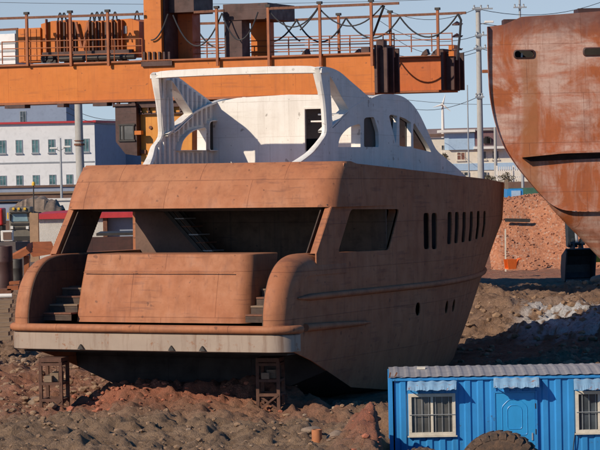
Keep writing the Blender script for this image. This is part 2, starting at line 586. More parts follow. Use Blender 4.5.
def interp(x, pts):
    if x <= pts[0][0]: return pts[0][1]
    for (a, b), (c, d) in zip(pts, pts[1:]):
        if x <= c:
            return b + (d - b) * (x - a) / (c - a)
    return pts[-1][1]

# numpy value noise
def vnoise(x, y, seed=0):
    xi, yi = np.floor(x).astype(np.int64), np.floor(y).astype(np.int64)
    xf, yf = x - xi, y - yi
    u, v = xf * xf * (3 - 2 * xf), yf * yf * (3 - 2 * yf)
    def hh(a, b):
        n = (a * 374761393 + b * 668265263 + seed * 982451653) & 0x7fffffff
        n = ((n ^ (n >> 13)) * 1274126177) & 0x7fffffff
        n = n ^ (n >> 16)
        return (n & 0xffff) / 65535.0
    a, b, c, d = hh(xi, yi), hh(xi + 1, yi), hh(xi, yi + 1), hh(xi + 1, yi + 1)
    return (a * (1 - u) + b * u) * (1 - v) + (c * (1 - u) + d * u) * v
def fbm(x, y, octv=5, seed=0, gain=.5):
    s, a, t = 0, 1.0, 0
    for i in range(octv):
        s = s + a * vnoise(x * 2 ** i + 17.3 * i, y * 2 ** i - 9.1 * i, seed + i)
        t += a
        a *= gain
    return s / t

# ------------------------------------------------------------------ ground
def sstep(a, b, x):
    t = np.clip((x - a) / (b - a), 0, 1)
    return t * t * (3 - 2 * t)

def ground_h(X, Y, fine=True):
    X = np.asarray(X, float); Y = np.asarray(Y, float)
    near = 1 - sstep(125, 150, Y)
    side = 1 - sstep(28, 45, np.abs(X))
    z = (fbm(X / 5.5, Y / 6.5, 4, 3) - .5) * 0.7
    if fine:
        c = fbm(X / 1.1, Y / 1.1, 4, 11, .6)
        z = z + np.abs(c - .5) * .85 - .12
        r1 = 1 - np.abs(fbm(X / .55, Y / .55, 4, 31, .7) - .5) * 2
        z = z + (r1 - .85) * .42 + (vnoise(X / .13, Y / .13, 61) - .5) * .07 + (vnoise(X / .21 + 7, Y / .21, 63) - .5) * .10
    # heaps and ridges of dug soil right of the bow
    rid = sstep(4.5, 7.5, X) * (1 - sstep(108, 116, Y)) * sstep(80, 86, Y)
    z = z + rid * (0.2 + 1.1 * np.abs(fbm((X + Y * .35) / 4.2, Y / 7.5, 3, 47) - .5) * 2)
    # red heap under the stern
    d = np.exp(-((Y - 64.2) / 1.3) ** 2) * sstep(-6.6, -4.8, X) * (1 - sstep(-.9, .6, X))
    z = z + d * (.45 + .25 * fbm(X / .7, Y / .7, 3, 5))
    # red heap left of the cabin
    z = z + .75 * np.exp(-((X - 1.55) / .55) ** 2 - ((Y - 56.2) / 1.6) ** 2)
    # keep the slip under the hull low
    hx, hy = X + 3.86, Y - 62
    a = hx * math.sin(R(24)) + hy * math.cos(R(24))
    s = hx * math.cos(R(24)) - hy * math.sin(R(24))
    under = sstep(3, 6, a) * (1 - sstep(22, 25, a)) * (1 - sstep(3.2, 5.5, np.abs(s)))
    z = z * (1 - under * .7) - under * .15
    # hollow where the blue cabin stands
    hol = sstep(1.55, 2.0, X) * (1 - sstep(58.4, 61.5, Y)) * (1 - sstep(19, 24, X))
    z = z * (1 - hol) + hol * (-1.42 + .1 * (z + .1))
    z = z * near * side
    # level pads
    pad = sstep(108, 118, Y)
    z = z * (1 - .75 * pad)
    return z

def build_ground():
    xs = list(np.arange(-20, 22, .085))
    g, step = 22.0, .2
    right = []
    while g < 4000:
        g += step; step *= 1.25; right.append(g)
    g, step = -20.0, .2
    left = []
    while g > -4000:
        g -= step; step *= 1.25; left.append(g)
    xs = np.array(left[::-1] + xs + right)
    ys = list(np.arange(48, 88, .085)) + list(np.arange(88, 128, .2))
    g, step = 128.0, .3
    far = []
    while g < 8000:
        g += step; step *= 1.12; far.append(g)
    g, step = 48.0, .3
    near = []
    while g > -60:
        g -= step; step *= 1.25; near.append(g)
    ys = np.array(near[::-1] + ys + far)
    X, Y = np.meshgrid(xs, ys)
    Z = ground_h(X, Y)
    me = bpy.data.meshes.new('ground')
    nx, ny = len(xs), len(ys)
    co = np.stack([X.ravel(), Y.ravel(), Z.ravel()], 1)
    me.vertices.add(nx * ny)
    me.vertices.foreach_set('co', co.ravel())
    i = np.arange(nx - 1)[None, :] + np.arange(ny - 1)[:, None] * nx
    q = np.stack([i, i + 1, i + 1 + nx, i + nx], -1).reshape(-1, 4)
    me.loops.add(q.size)
    me.polygons.add(len(q))
    me.loops.foreach_set('vertex_index', q.ravel())
    me.polygons.foreach_set('loop_start', np.arange(0, q.size, 4))
    me.polygons.foreach_set('loop_total', np.full(len(q), 4))
    me.update(calc_edges=True)
    me.shade_smooth()
    # soil zones: r = red soil, g = grey dug soil, b = white ash
    red = np.exp(-((Y - 64.0) / 1.9) ** 2) * sstep(-7.5, -5, X) * (1 - sstep(-.6, 1.2, X))
    red = np.maximum(red, np.exp(-((X - 1.6) / .75) ** 2 - ((Y - 56.0) / 2.2) ** 2))
    red = np.maximum(red, .6 * sstep(112, 124, Y) * sstep(4, 8, X))
    red = np.maximum(red, .45 * sstep(59, 63, Y) * (1 - sstep(72, 80, Y)) * (1 - sstep(-1, 6, X)))
    red = np.clip(red + (fbm(X / .8, Y / .8, 4, 71) - .5) * .7 * (red > .02), 0, 1)
    grey = (1 - sstep(60.5, 64, Y + (fbm(X / 2, Y / 2, 3, 55) - .5) * 4))
    ash = sstep(6.6, 8.2, X - (Y - 84) * .10) * sstep(81, 84, Y) * (1 - sstep(94, 101, Y))
    n1 = fbm(X / 1.8, Y / 2.2, 3, 91)
    n2 = fbm((X - .4 * Y) / .28, Y / 1.1, 4, 93, .65)
    ash = ash * sstep(.24, .36, n1) * sstep(.40, .47, n2)
    at = me.color_attributes.new('soil', 'FLOAT_COLOR', 'POINT')
    col = np.stack([red.ravel(), grey.ravel(), ash.ravel(), np.ones(red.size)], 1)
    at.data.foreach_set('color', col.ravel())
    m, nt, b = mat_new('soil', (.2, .14, .1), .95)
    qn = NB(nt)
    v = qn.coord()
    a = qn.n('ShaderNodeAttribute', attribute_name='soil')
    sp = qn.n('ShaderNodeSeparateColor')
    qn.l(a.outputs['Color'], sp.inputs[0])
    f1 = qn.noise(v, .9, 7, .65)
    f2 = qn.noise(v, 7, 7, .7)
    brown = qn.mix(qn.ramp(f1, [(.35, 0.0), (.65, 1.0)]), (.21, .12, .072), (.38, .235, .15))
    grey_c = qn.mix(qn.ramp(f1, [(.35, 0.0), (.65, 1.0)]), (.24, .15, .09), (.39, .255, .16))
    red_c = qn.mix(qn.ramp(f1, [(.35, 0.0), (.65, 1.0)]), (.40, .135, .075), (.52, .20, .12))
    c = qn.mix(sp.outputs[1], brown, grey_c)
    c = qn.mix(sp.outputs[0], c, red_c)
    c = qn.mix(sp.outputs[2], c, (.74, .74, .76))
    c = qn.mix(qn.math('MULTIPLY', qn.ramp(f2, [(.48, 0.0), (.68, 1.0)]), .55), c, (.10, .065, .045))
    qn.l(c, b.inputs['Base Color'])
    h = qn.math('ADD', f2, qn.math('MULTIPLY', qn.noise(v, 26, 6, .75), .55))
    qn.l(qn.bump(h, 1.0, .15), b.inputs['Normal'])
    me.materials.append(m)
    o = bpy.data.objects.new('ground', me)
    COL.objects.link(o)
    o['kind'] = 'structure'
    M['soil'] = m
build_ground()
def gz(x, y):
    return float(ground_h(np.array([x]), np.array([y]))[0])

def rock_verts(r, seed, sub=1):
    bm = bmesh.new()
    bmesh.ops.create_icosphere(bm, subdivisions=sub, radius=1)
    rnd = random.Random(seed)
    sx, sy, sz = rnd.uniform(.7, 1.3), rnd.uniform(.7, 1.2), rnd.uniform(.45, .85)
    vs = []
    for v in bm.verts:
        k = rnd.uniform(.78, 1.15)
        vs.append(Vector((v.co.x * sx, v.co.y * sy, v.co.z * sz)) * k * r)
    fs = [tuple(v.index for v in f.verts) for f in bm.faces]
    bm.free()
    return vs, fs

def scatter_rubble():
    protos = [rock_verts(1, 100 + i, 1 if i % 2 else 2) for i in range(8)]
    rnd = random.Random(3)
    sets = {'soil_clods': ([], []), 'red_soil_clods': ([], []), 'rubble_stones': ([], [])}
    def put(key, x, y, r):
        V, F_ = sets[key]
        vs, fs = protos[rnd.randrange(8)]
        a = rnd.uniform(0, 6.28)
        ca, sa = math.cos(a), math.sin(a)
        z = gzf(x, y)
        k = len(V)
        for p in vs:
            V.append((x + (p.x * ca - p.y * sa) * r, y + (p.x * sa + p.y * ca) * r, z + p.z * r * .9 + r * .15))
        F_.extend([tuple(i + k for i in f) for f in fs])
    pts = []
    for i in range(2600):
        y = rnd.uniform(50, 64)
        x = rnd.uniform(-10, 3.2) * (y / 60)
        pts.append((x, y, 0.012 + .085 * rnd.random() ** 5))
    for i in range(3000):
        y = rnd.uniform(64, 112)
        x = rnd.uniform(4, 17)
        pts.append((x, y, .02 + .16 * rnd.random() ** 5))
    for i in range(2500):
        y = rnd.uniform(62, 84)
        x = rnd.uniform(-13, -4)
        pts.append((x, y, .02 + .12 * rnd.random() ** 3))
    X = np.array([p[0] for p in pts]); Y = np.array([p[1] for p in pts])
    Zs = ground_h(X, Y)
    zmap = {(p[0], p[1]): z for p, z in zip(pts, Zs)}
    global gzf
    gzf = lambda x, y: zmap[(x, y)]
    for x, y, r in pts:
        if -6.2 < x < -.2 and 62 < y < 66.5 or (1.0 < x < 2.1 and y < 58):
            put('red_soil_clods', x, y, r)
        elif rnd.random() < .08:
            put('rubble_stones', x, y, r * .8)
        else:
            put('soil_clods', x, y, r)
    mats = {'soil_clods': simple('clod_soil', (.29, .185, .115), .95, 0, .35, 1.5, bump=.02),
            'red_soil_clods': simple('clod_red', (.40, .14, .08), .95, 0, .35, 1.5, bump=.02),
            'rubble_stones': simple('stone', (.36, .26, .185), .9, 0, .45, 1.2, bump=.01)}
    labs = {'soil_clods': ('loose brown and grey clods of dug soil strewn over the yard', 'soil'),
            'red_soil_clods': ('loose clods of brick red soil heaped below the stern', 'red soil'),
            'rubble_stones': ('pale stones and rubble scattered through the dug soil', 'rubble')}
    for k, (V, F_) in sets.items():
        me = bpy.data.meshes.new(k)
        me.from_pydata(V, [], F_)
        me.materials.append(mats[k])
        o = bpy.data.objects.new(k, me)
        COL.objects.link(o)
        tag(o, labs[k][0], labs[k][1], None, 'stuff')
scatter_rubble()

# ------------------------------------------------------------------ the yacht
PSI, TILT = R(24), R(1.2)
y_ax = Vector((math.sin(PSI) * math.cos(TILT), math.cos(PSI) * math.cos(TILT), -math.sin(TILT)))
y_st = Vector((math.cos(PSI), -math.sin(PSI), 0))
y_up = y_st.cross(y_ax)
y_o = P(147, 340, 62.0)
y_o.z = 0
y_o -= y_st * .13
YM = Matrix(((y_st.x, y_ax.x, y_up.x, y_o.x), (y_st.y, y_ax.y, y_up.y, y_o.y), (y_st.z, y_ax.z, y_up.z, y_o.z), (0, 0, 0, 1)))
yacht = empty('motor_yacht', label='unfinished rusty steel motor yacht with white upper deck, stern towards the camera', cat='yacht', mw=YM)
YI = YM.inverted()

def yside(px, py, s):
    """photo point on the plane s = const of the yacht -> (x, z)"""
    r = YI.to_3x3() @ ray(px, py)
    o = YI @ Vector((0, 0, EYE))
    t = (s - o.x) / r.x
    p = o + r * t
    return (p.y, p.z)

STEM = [(-.6, 21.2), (.5, 22.3), (2.66, 24.7), (3.12, 25.3), (4.39, 26.85), (5.64, 27.1), (7, 27.2)]
CHINE = [(0, 1.5), (.7, 1.5), (2, 1.2), (5, .3), (10, -.2), (16, -.2), (22.2, .3)]
SHEER = [(3.0, 6.17), (4, 6.16), (13, 5.84), (20, 5.72), (27.2, 5.66)]
def hb(x, z):
    B = interp(z, [(-.5, 3.3), (.6, 3.55), (1.5, 3.74), (2.8, 3.8), (7, 3.8)])
    xs = interp(z, STEM)
    t = x / xs
    if t < .38: g = 1
    else: g = max(0, 1 - ((t - .38) / .62) ** 1.6)
    return B * g + .015

def hull_fn(side):
    return lambda x, z, d: (side * max(.0, hb(x, z) - d), x, z)

# aft profile of the quarters (x, z)
WING = smooth_line([(-.02, 2.16), (.0, 2.5), (.16, 3.0), (.42, 3.4), (.85, 3.7), (1.4, 3.84), (2.0, 3.875)], 5)
def offset_profile(prof, d):
    out = []
    for i, p in enumerate(prof):
        a, b = Vector(prof[max(i - 1, 0)]), Vector(prof[min(i + 1, len(prof) - 1)])
        t = (b - a).normalized()
        n = Vector((t.y, -t.x))        # points forward / down, into the hull
        out.append(tuple(Vector(p) + n * d))
    return out

win = [(3.47, 3.85), (4.36, 4.95), (7.75, 4.92), (6.95, 3.82)]
win = [(3.47, 3.86), (6.95, 3.84), (7.75, 4.93), (4.36, 4.96)]
holes = [rounded(win, .16)]
for pxc, yt, yb, wpx in ((426.5, 213, 249, 6), (434.5, 213, 249, 6), (449.8, 212, 244, 6), (457, 212, 243, 6), (464.5, 212, 242, 6), (472, 211.5, 241, 6), (479.5, 211, 239, 6), (486.7, 211, 237, 5.6)):
    s_ = 3.72
    for it in range(4):
        (xa, za), (xb, zb) = yside(pxc - wpx / 2, yt, s_), yside(pxc + wpx / 2, yb, s_)
        s_ = hb((xa + xb) / 2, 4.4)
    holes.append(rounded([(xa, zb), (xb, zb), (xb, za), (xa, za)], .12))
for pxc, pyc in ((418, 309), (447, 307), (454.5, 305.5)):
    s_ = 3.7
    for it in range(4):
        xa, za = yside(pxc, pyc, s_)
        s_ = hb(xa, za)
    holes.append([(xa + .19 * math.cos(t), za + .19 * math.sin(t)) for t in [2 * math.pi * i / 12 for i in range(12)]])

off = offset_profile(WING, .42)
outl = [(.75, 1.5), (.45, 2.16)] + [p for p in off[2:]] + [(2.1, 3.455), (2.1, 3.87), (3.12, 5.04), (3.35, 5.05), (3.95, 6.15), (8, 6.02), (13, 5.84), (20, 5.72), (27.0, 5.66),
        (26.8, 4.39), (25.2, 3.12), (24.6, 2.66), (22.1, .3), (16, -.2), (10, -.2), (5, .3), (2, 1.2)]
mb = MB()
for side in (1, -1):
    panel(mb, outl, holes, hull_fn(side), .035, .42)
# bottom, chine to keel
rows = []
for i in range(40):
    x = 3.1 + (22.2 - 3.1) * i / 39
    zc = interp(x, CHINE)
    b = hb(x, zc)
    zk = interp(x, [(0, .15), (4, -.5), (20, -.9), (22.2, .3)])
    row = []
    for j in range(-8, 9):
        t = abs(j) / 8
        row.append((math.copysign(b * t, j), x, zk + (zc - zk) * t ** 1.25))
    rows.append(row)
bottom = MB().grid(rows)
r0 = rows[0]
bottom.grid([r0, [(p[0], p[1], 1.52) for p in r0]])
bottom.box((-3.7, .5, 1.42), (3.7, 3.3, 1.46))
# stem bar closing the two sides
mb.tube([(0, interp(z, STEM) - .02, z) for z in (.3, 1, 2, 2.66, 3.12, 3.8, 4.39, 5, 5.66)], .05, 6)
hull = mb.build('hull', M['rust'], yacht, smooth=32)
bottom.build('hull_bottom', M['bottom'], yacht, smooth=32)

# decks, bulkheads, and added black sheets for interior shade behind slit windows, portholes
mb = MB()
rows = []
for i in range(26):
    x = 8.2 + (26.4 - 8.2) * i / 25
    rows.append([(-max(.02, hb(x, 5.5) - .12), x, interp(x, SHEER) - .14), (0, x, interp(x, SHEER) - .06), (max(.02, hb(x, 5.5) - .12), x, interp(x, SHEER) - .14)])
mb.grid(rows)
mb.grid([[(-3.7, x, interp(x, SHEER) - .13), (3.7, x, interp(x, SHEER) - .13)] for x in (3.9, 6, 8.2)])
mb.build('upper_deck_plate', M['rust'], yacht, smooth=40)
mb = MB()
rows = [[(-max(.02, hb(x, 3) - .1), x, 3.0), (max(.02, hb(x, 3) - .1), x, 3.0)] for x in [1.9 + i for i in range(0, 23)]]
mb.grid(rows)
for xx_ in (9.0, 14.0, 19.0):
    ww_ = hb(xx_, 3) - .35
    mb.box((-ww_, xx_, 3.0), (ww_, xx_ + .05, 5.7))
mb.build('main_deck_plate', M['inner_shade'], yacht)
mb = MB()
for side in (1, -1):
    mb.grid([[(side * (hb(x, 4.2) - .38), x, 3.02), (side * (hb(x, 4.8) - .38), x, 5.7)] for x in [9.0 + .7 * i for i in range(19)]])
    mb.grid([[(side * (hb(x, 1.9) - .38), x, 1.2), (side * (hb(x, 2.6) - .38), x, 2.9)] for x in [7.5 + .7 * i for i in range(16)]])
mb.build('interior_shade_sheet', simple('interior_shade_black', (.012, .012, .014), .9, 0, .3, 2), yacht)  # added sheets, black painted in for the unlit interior

# quarter bulwarks: broad rolled aft edge on each side of the stern
for side in (1, -1):
    mb = MB()
    rows = []
    RAD = .42
    so, si = 3.835, 3.28
    for i, p in enumerate(WING):
        a, b = Vector(WING[max(i - 1, 0)]), Vector(WING[min(i + 1, len(WING) - 1)])
        t = (b - a).normalized()
        n = Vector((t.y, -t.x))
        sec = [(si, .75), (si, .04), (si + .04, 0)]
        for k in range(7):
            an = (math.pi / 2) * k / 6
            sec.append((so - RAD + RAD * math.sin(an), RAD - RAD * math.cos(an)))
        sec.append((so, RAD + .12))
        sec.append((so - .12, RAD + .14))
        rows.append([(side * s_, p[0] + n.x * d, p[1] + n.y * d) for s_, d in sec])
    # run on forward under the side window
    for x in (2.6, 3.2, 4.0):
        rows.append([(side * s_, x, 3.875 - d + (0 if s_ < 3.7 else 0)) for s_, d in sec])
    mb.grid(rows)
    # inner face of the bulwark below the roll
    low = offset_profile(WING, .7)
    poly = [(p[0] + .0, p[1]) for p in WING] + [(4.0, 3.86), (4.0, 2.2)]
    qb = mb.build('quarter_bulwark', M['rust'], yacht, smooth=50)
    MB().prism([(p[0] + .03, p[1] - .03) for p in WING] + [(4.0, 3.83), (4.0, 2.2)], lambda u, v, t: (side * t, u, v), si - .012, si + .03).build('shaded_inner_face', M['inner_shade'], qb)  # dark sheet paints the shade on the bulwark's inside

# side pillar trim: thick edge of the aft window pillars
for side in (1, -1):
    mb = MB()
    mb.prism([(2.1, 3.87), (2.3, 3.87), (3.3, 5.04), (3.1, 5.04)], lambda u, v, t: (side * t, u, v), 3.64, 3.80)
    wp_ = mb.build('window_pillar', M['rust'], yacht)
    MB().prism([(2.16, 3.88), (3.50, 3.88), (4.38, 4.94), (4.38, 5.02), (3.13, 5.02)], lambda u, v, t: (side * t, u, v), 3.50, 3.53).build('shaded_inner_face', M['inner_shade'], wp_)  # pillar inside, its shade put into the dark colour
    mb = MB()
    o_, i_ = rounded([(3.4, 3.79), (7.03, 3.77), (7.87, 5.0), (4.31, 5.03)], .18), rounded(win, .16)
    n_ = len(o_)
    for d0, d1 in ((.085, .30),):
        ring = [(side * (hb(u, v) - d0), u, v) for u, v in i_], [(side * (hb(u, v) - d1), u, v) for u, v in i_], [(side * (hb(u, v) - d1), u, v) for u, v in o_]
        vs = [p for rr in ring for p in rr]
        fs = []
        for k in range(2):
            for j in range(n_):
                fs.append((k * n_ + j, k * n_ + (j + 1) % n_, (k + 1) * n_ + (j + 1) % n_, (k + 1) * n_ + j))
        mb.add(vs, fs)
    mb.build('window_surround', M['rust'], yacht, smooth=40)

# roof fascia wrapping the aft edge of the upper deck
mb = MB()
FASC = smooth_line([(2.96, 5.03), (3.05, 5.28), (3.3, 5.7), (3.56, 6.02), (3.8, 6.2)], 4)
rows = []
RAD = .5
for i, p in enumerate(FASC):
    B = interp(p[1], [(5.03, 3.94), (6.2, 3.85)])
    sec = []
    for k in range(7):
        an = (math.pi / 2) * k / 6
        sec.append((B - RAD + RAD * math.sin(an), RAD - RAD * math.cos(an)))
    sec += [(B, .9), (B - (B - 3.83) * .3, 1.5), (B - (B - 3.83) * .5, 2.2), (3.835, 3.2), (3.832, 4.4)]
    tt_ = (p[1] - 5.03) / 1.17
    def zside(x_):
        top_ = min(6.2, interp(x_, SHEER) + .006 + max(0, .02 * (4.5 - x_)))
        return 5.03 + tt_ * (top_ - 5.03)
    half = [(s_, p[0] + d, p[1] if d < .6 else zside(p[0] + d)) for s_, d in sec]
    mid = [(s_ * 3.3, p[0] - .05 * (1 - abs(s_)) * 1, p[1]) for s_ in [-1 + k * .2 for k in range(11)]]
    rows.append([(-a, b2, c2) for a, b2, c2 in half[::-1]] + mid + half)
mb.grid(rows)
_t = rows[-1][8:-8]
mb.grid([_t, [(p[0] * .985, p[1] + .10, p[2] - .012) for p in _t], [(p[0] * .985, p[1] + .12, p[2] - .2) for p in _t]])
mb.build('aft_fascia', M['rust'], yacht, smooth=40)
mb = MB()
mb.box((-3.72, 3.05, 5.07), (3.72, 7.2, 5.1))
for x in (3.8, 4.6, 5.4, 6.2):
    mb.box((-3.7, x, 4.95), (3.7, x + .04, 5.068))
mb.build('cockpit_overhead', M['inner_shade'], yacht)

# cockpit bulkhead with door opening, inner side linings
mb = MB()
XB = 6.95
panel(mb, [(-3.74, 3.0), (3.74, 3.0), (3.74, 5.06), (-3.74, 5.06)], [], lambda u, v, d: (u, XB + d, v), .05, 1.0)
mb.build('cockpit_bulkhead', M['inner_shade'], yacht)
mb = MB()
mb.box((-3.74, 6.62, 3.0), (-3.40, 6.92, 5.06))
mb.build('window_pillar', M['rust'], yacht)
MB().box((-3.76, 3.3, 3.80), (-3.45, 6.6, 3.875)).build('window_sill', M['rust'], yacht)
# stair up to the upper deck, leaning against the bulkhead
a0 = Vector((-2.25, 5.9, 5.02)); a1 = Vector((-.35, 5.9, 3.05))
st = empty('upper_stair')
st.parent = yacht; st.matrix_world = YM
for yy in (5.7, 6.35):
    mb = MB()
    mb.bar((a0.x, yy, a0.z), (a1.x, yy, a1.z), .04, .16, (0, 1, 0))
    mb.bar((a0.x, yy, a0.z), (a1.x, yy, a1.z), .05, .2)
    mb.build('stringer', M['darksteel'], st)
for k in range(9):
    p = a0.lerp(a1, (k + .5) / 9)
    MB().box((p.x - .02, 5.66, p.z + .03), (p.x + .27, 6.39, p.z + .06)).build('tread', M['steelgrey'] if k % 2 else M['rustbar'], st)
mb = MB()
mb.prism([(-3.6, 3.05), (-.5, 3.05), (-2.35, 4.9), (-3.6, 4.95)], lambda u, v, t: (u, t, v), 6.5, 6.54)
mb.build('stair_side_panel', M['brown'], yacht)  # lighter than the bulkhead: light on this panel is painted in

# transom block (garage) with rounded starboard edge
mb = MB()
rows = []
for i in range(9):
    t = i / 8
    z = 2.16 + (3.86 - 2.16) * t
    x = .98 + .42 * t - .05 * math.sin(t * math.pi)
    h_ = 2.44 - .10 * t
    row = [(-h_, x + 1.6, z), (-h_, x + .05, z), (-h_ + .05, x, z)]
    row += [(-h_ + .6 + k * (2 * h_ - 1.1) / 6, x - .03 * math.sin(k * math.pi / 6), z) for k in range(7)]
    for k in range(1, 7):
        an = (math.pi / 2) * k / 6
        row.append((h_ - .4 + .4 * math.sin(an), x + .4 - .4 * math.cos(an), z))
    row += [(h_, x + 1.6, z)]
    rows.append(row)
mb.grid(rows)
r_ = rows[-1]
mb.add([(p[0] * .99, p[1], p[2] + .02) for p in r_], [tuple(range(len(r_)))])
mb.grid([rows[-1], [(p[0] * .99, p[1], p[2] + .02) for p in r_]])
blk = mb.build('transom_block', M['rust'], yacht, smooth=40)
mb = MB()
mb.tube([(-2.3, 1.17, 3.42), (0, 1.14, 3.42), (1.95, 1.17, 3.42)], .012, 5)
mb.build('weld_bead', M['rust'], blk)

# steps each side
for side in (1, -1):
    f = empty('stern_steps')
    f.parent = yacht; f.matrix_world = YM
    for k in range(4):
        z = 2.2 + .2 * (k + 1)
        x = .75 + .33 * k
        MB().box((side * 2.46, x, z - .04), (side * 3.27, x + .36, z)).build('tread', M['timber'] if k % 2 else M['rustbar'], f)
        MB().box((side * 2.46, x + .02, z - .2), (side * 3.27, x + .04, z - .042)).build('riser', M['inner_shade'], f)
    MB().box((side * 2.46, 2.1, 2.99), (side * 3.27, 3.4, 3.03)).build('landing', M['inner_shade'], f)

# swim platform: deck, grey belting band with rust runs, rolled edge
def plan(off_, n=7):
    R_ = .62
    B = 3.97 + off_
    pts = [(-B, .72)]
    for k in range(n):
        an = (math.pi / 2) * k / (n - 1)
        pts.append((-B + R_ - R_ * math.cos(an), R_ - R_ * math.sin(an) - off_))
    pts += [(-B + R_ + (2 * B - 2 * R_) * k / 12, -off_ - .10 * math.sin(math.pi * k / 12)) for k in range(1, 12)]
    for k in range(n):
        an = (math.pi / 2) * k / (n - 1)
        pts.append((B - R_ + R_ * math.sin(an), R_ - R_ * math.cos(an) - off_))
    pts.append((B, .72))
    return pts
mb = MB()
pl = plan(0)
mb.grid([[(a, b2, z) for a, b2 in plan(o_)] for z, o_ in ((1.50, -.03), (1.52, 0), (1.92, .0), (1.95, -.03), (1.97, -.12))])
mb.add([(a, b2, 1.5) for a, b2 in plan(-.03)], [tuple(range(len(pl)))])
mb.build('belting', M['belt'], yacht, smooth=40)
mb = MB()
mb.tube([(a, b2, 2.06) for a, b2 in plan(.0)], .105, 10)
for side in (1, -1):
    mb.tube([(side * (hb(x, 2.06) + .05), x, 2.06 - .02 * (x - 1.2)) for x in (1.35, 2, 3, 4, 5, 5.6)], [.10, .10, .09, .08, .06, .02], 8)
mb.build('rolled_edge', M['rust'], yacht, smooth=50)
mb = MB()
mb.add([(a, b2, 2.12) for a, b2 in plan(-.02)], [tuple(range(len(pl)))])
mb.build('platform_deck', M['rust'], yacht)
# brackets and torn holes on the belting
for s_ in (-1.7, -.05 + .9, 1.7):
    mb = MB()
    mb.prism([(-.08, 1.53), (.09, 1.54), (.05, 1.60), (.0, 1.66), (-.05, 1.59)], lambda u, v, t: (u + s_, t, v), -.16, -.09)
    mb.build('torn_bracket', M['darksteel'], yacht)

# rub rail
for side in (1, -1):
    mb = MB()
    pts = [(side * (hb(x, 2.8) + .02), x, 2.8) for x in [.9 + i * .75 for i in range(32)]]
    mb.tube(pts, [.02] + [.085] * 30 + [.03], 8)
    mb.build('rub_rail', M['rust'], yacht, smooth=50)

# ---- white superstructure side walls
SS = 2.5
INSET = [(4.2, .28), (5.4, 0)]
def yp(l):
    out = []
    for a, b2 in l:
        x_, z_ = yside(a, b2, SS)
        for it in range(4):
            x_, z_ = yside(a, b2, SS - interp(x_, INSET))
        out.append((x_, z_))
    return out
outer = yp([(300, 164)]) + smooth_line(yp([(300, 162.5), (306, 158), (313, 152), (320, 143), (326, 133), (326, 120), (324.5, 100), (322, 82), (320, 72), (319, 68)]), 3) \
    + smooth_line(yp([(321, 66.5), (330, 67.5), (340, 72), (350, 80.5), (361, 90), (370, 98)]), 3) \
    + smooth_line(yp([(371, 98.5), (379, 95), (388, 94), (398, 95), (406, 98.5), (414, 106), (421, 117), (429, 134), (436, 149), (445, 157.5), (455, 166), (463, 173.5), (469, 179)]), 3) \
    + yp([(469, 181)]) 
xe = outer[-1][0]
outer = outer + [(xe - .1, 5.62), (8, 5.85), (outer[0][0] + .2, 6.0)]
gap = smooth_line(yp([(330, 76), (335, 84), (341, 96), (348, 108), (348.5, 112)]), 3) + yp([(342, 118.5), (337, 124.5), (332.6, 128.5), (332.0, 116), (331.2, 100), (330, 86)])
w1 = smooth_line(yp([(338, 147), (340, 138), (345, 131), (351, 126.5), (359, 124)]), 3) + yp([(360.5, 126), (360.5, 147)])
w2 = rounded(yp([(364, 147), (364, 119), (366, 117.5), (374, 117), (378.5, 132), (379, 147)]), .08, 3)
w3a = rounded(yp([(396, 144), (389, 116), (391, 114.5), (397.5, 116)]), .05, 3)
w3b = rounded(yp([(399.5, 146), (399.5, 116.5), (405, 118.5), (411, 122.5), (411, 147.5)]), .05, 3)
w3c = smooth_line(yp([(413.5, 148), (413.5, 124), (418, 129), (424, 138.5), (429, 147), (431, 152)]), 3)
sup_holes = [gap, w1, w2, w3a, w3b, w3c]
mbs = {}
for side in (1, -1):
    mb = MB()
    def fs_(u, v, d, side=side):
        in_ = interp(u, [(4.2, .28), (5.4, 0), (12, 0)])
        return (side * (SS - in_ - d), u, v)
    panel(mb, outer, sup_holes, fs_, .13, .3)
    o = mb.build('upper_side_wall', M['white'], yacht, smooth=35)
    # stiffeners welded to the inner face, clipped to the plate
    x = 4.9
    while x < 8.85:
        zz, run, zs = 6.02, None, []
        while zz < 8.9:
            pts_ = ((x, zz), (x + .05, zz))
            ok = all(inside(p_, outer) and edge_dist(p_, outer) > .05 for p_ in pts_) and not any(inside(p_, h_) or edge_dist(p_, h_) < .06 for h_ in sup_holes[:3] for p_ in pts_)
            if ok and run is None: run = zz
            if (not ok) and run is not None:
                zs.append((run, zz - .03)); run = None
            zz += .03
        for a, b2 in zs:
            if b2 - a > .12:
                MB().box((side * (SS - .135), x, a), (side * (SS - .20), x + .045, b2)).build('stiffener', M['white'], o)
        x += .29
    for h_ in sup_holes[:3]:
        rim = MB()
        n_ = len(h_)
        cx_, cz_ = sum(p_[0] for p_ in h_) / n_, sum(p_[1] for p_ in h_) / n_
        def grow(p_, g):
            d_ = Vector((p_[0] - cx_, p_[1] - cz_)); d_ = d_ * (1 + g / max(d_.length, .1)); return (cx_ + d_.x, cz_ + d_.y)
        rings = [[(side * (SS - w_), *grow(p_, g)) for p_ in h_] for w_, g in ((.02, -.002), (.28, -.002), (.28, .035), (.132, .035))]
        rim.grid(rings, closed=True)
        rim.build('opening_rim', M['white'], o, smooth=30)

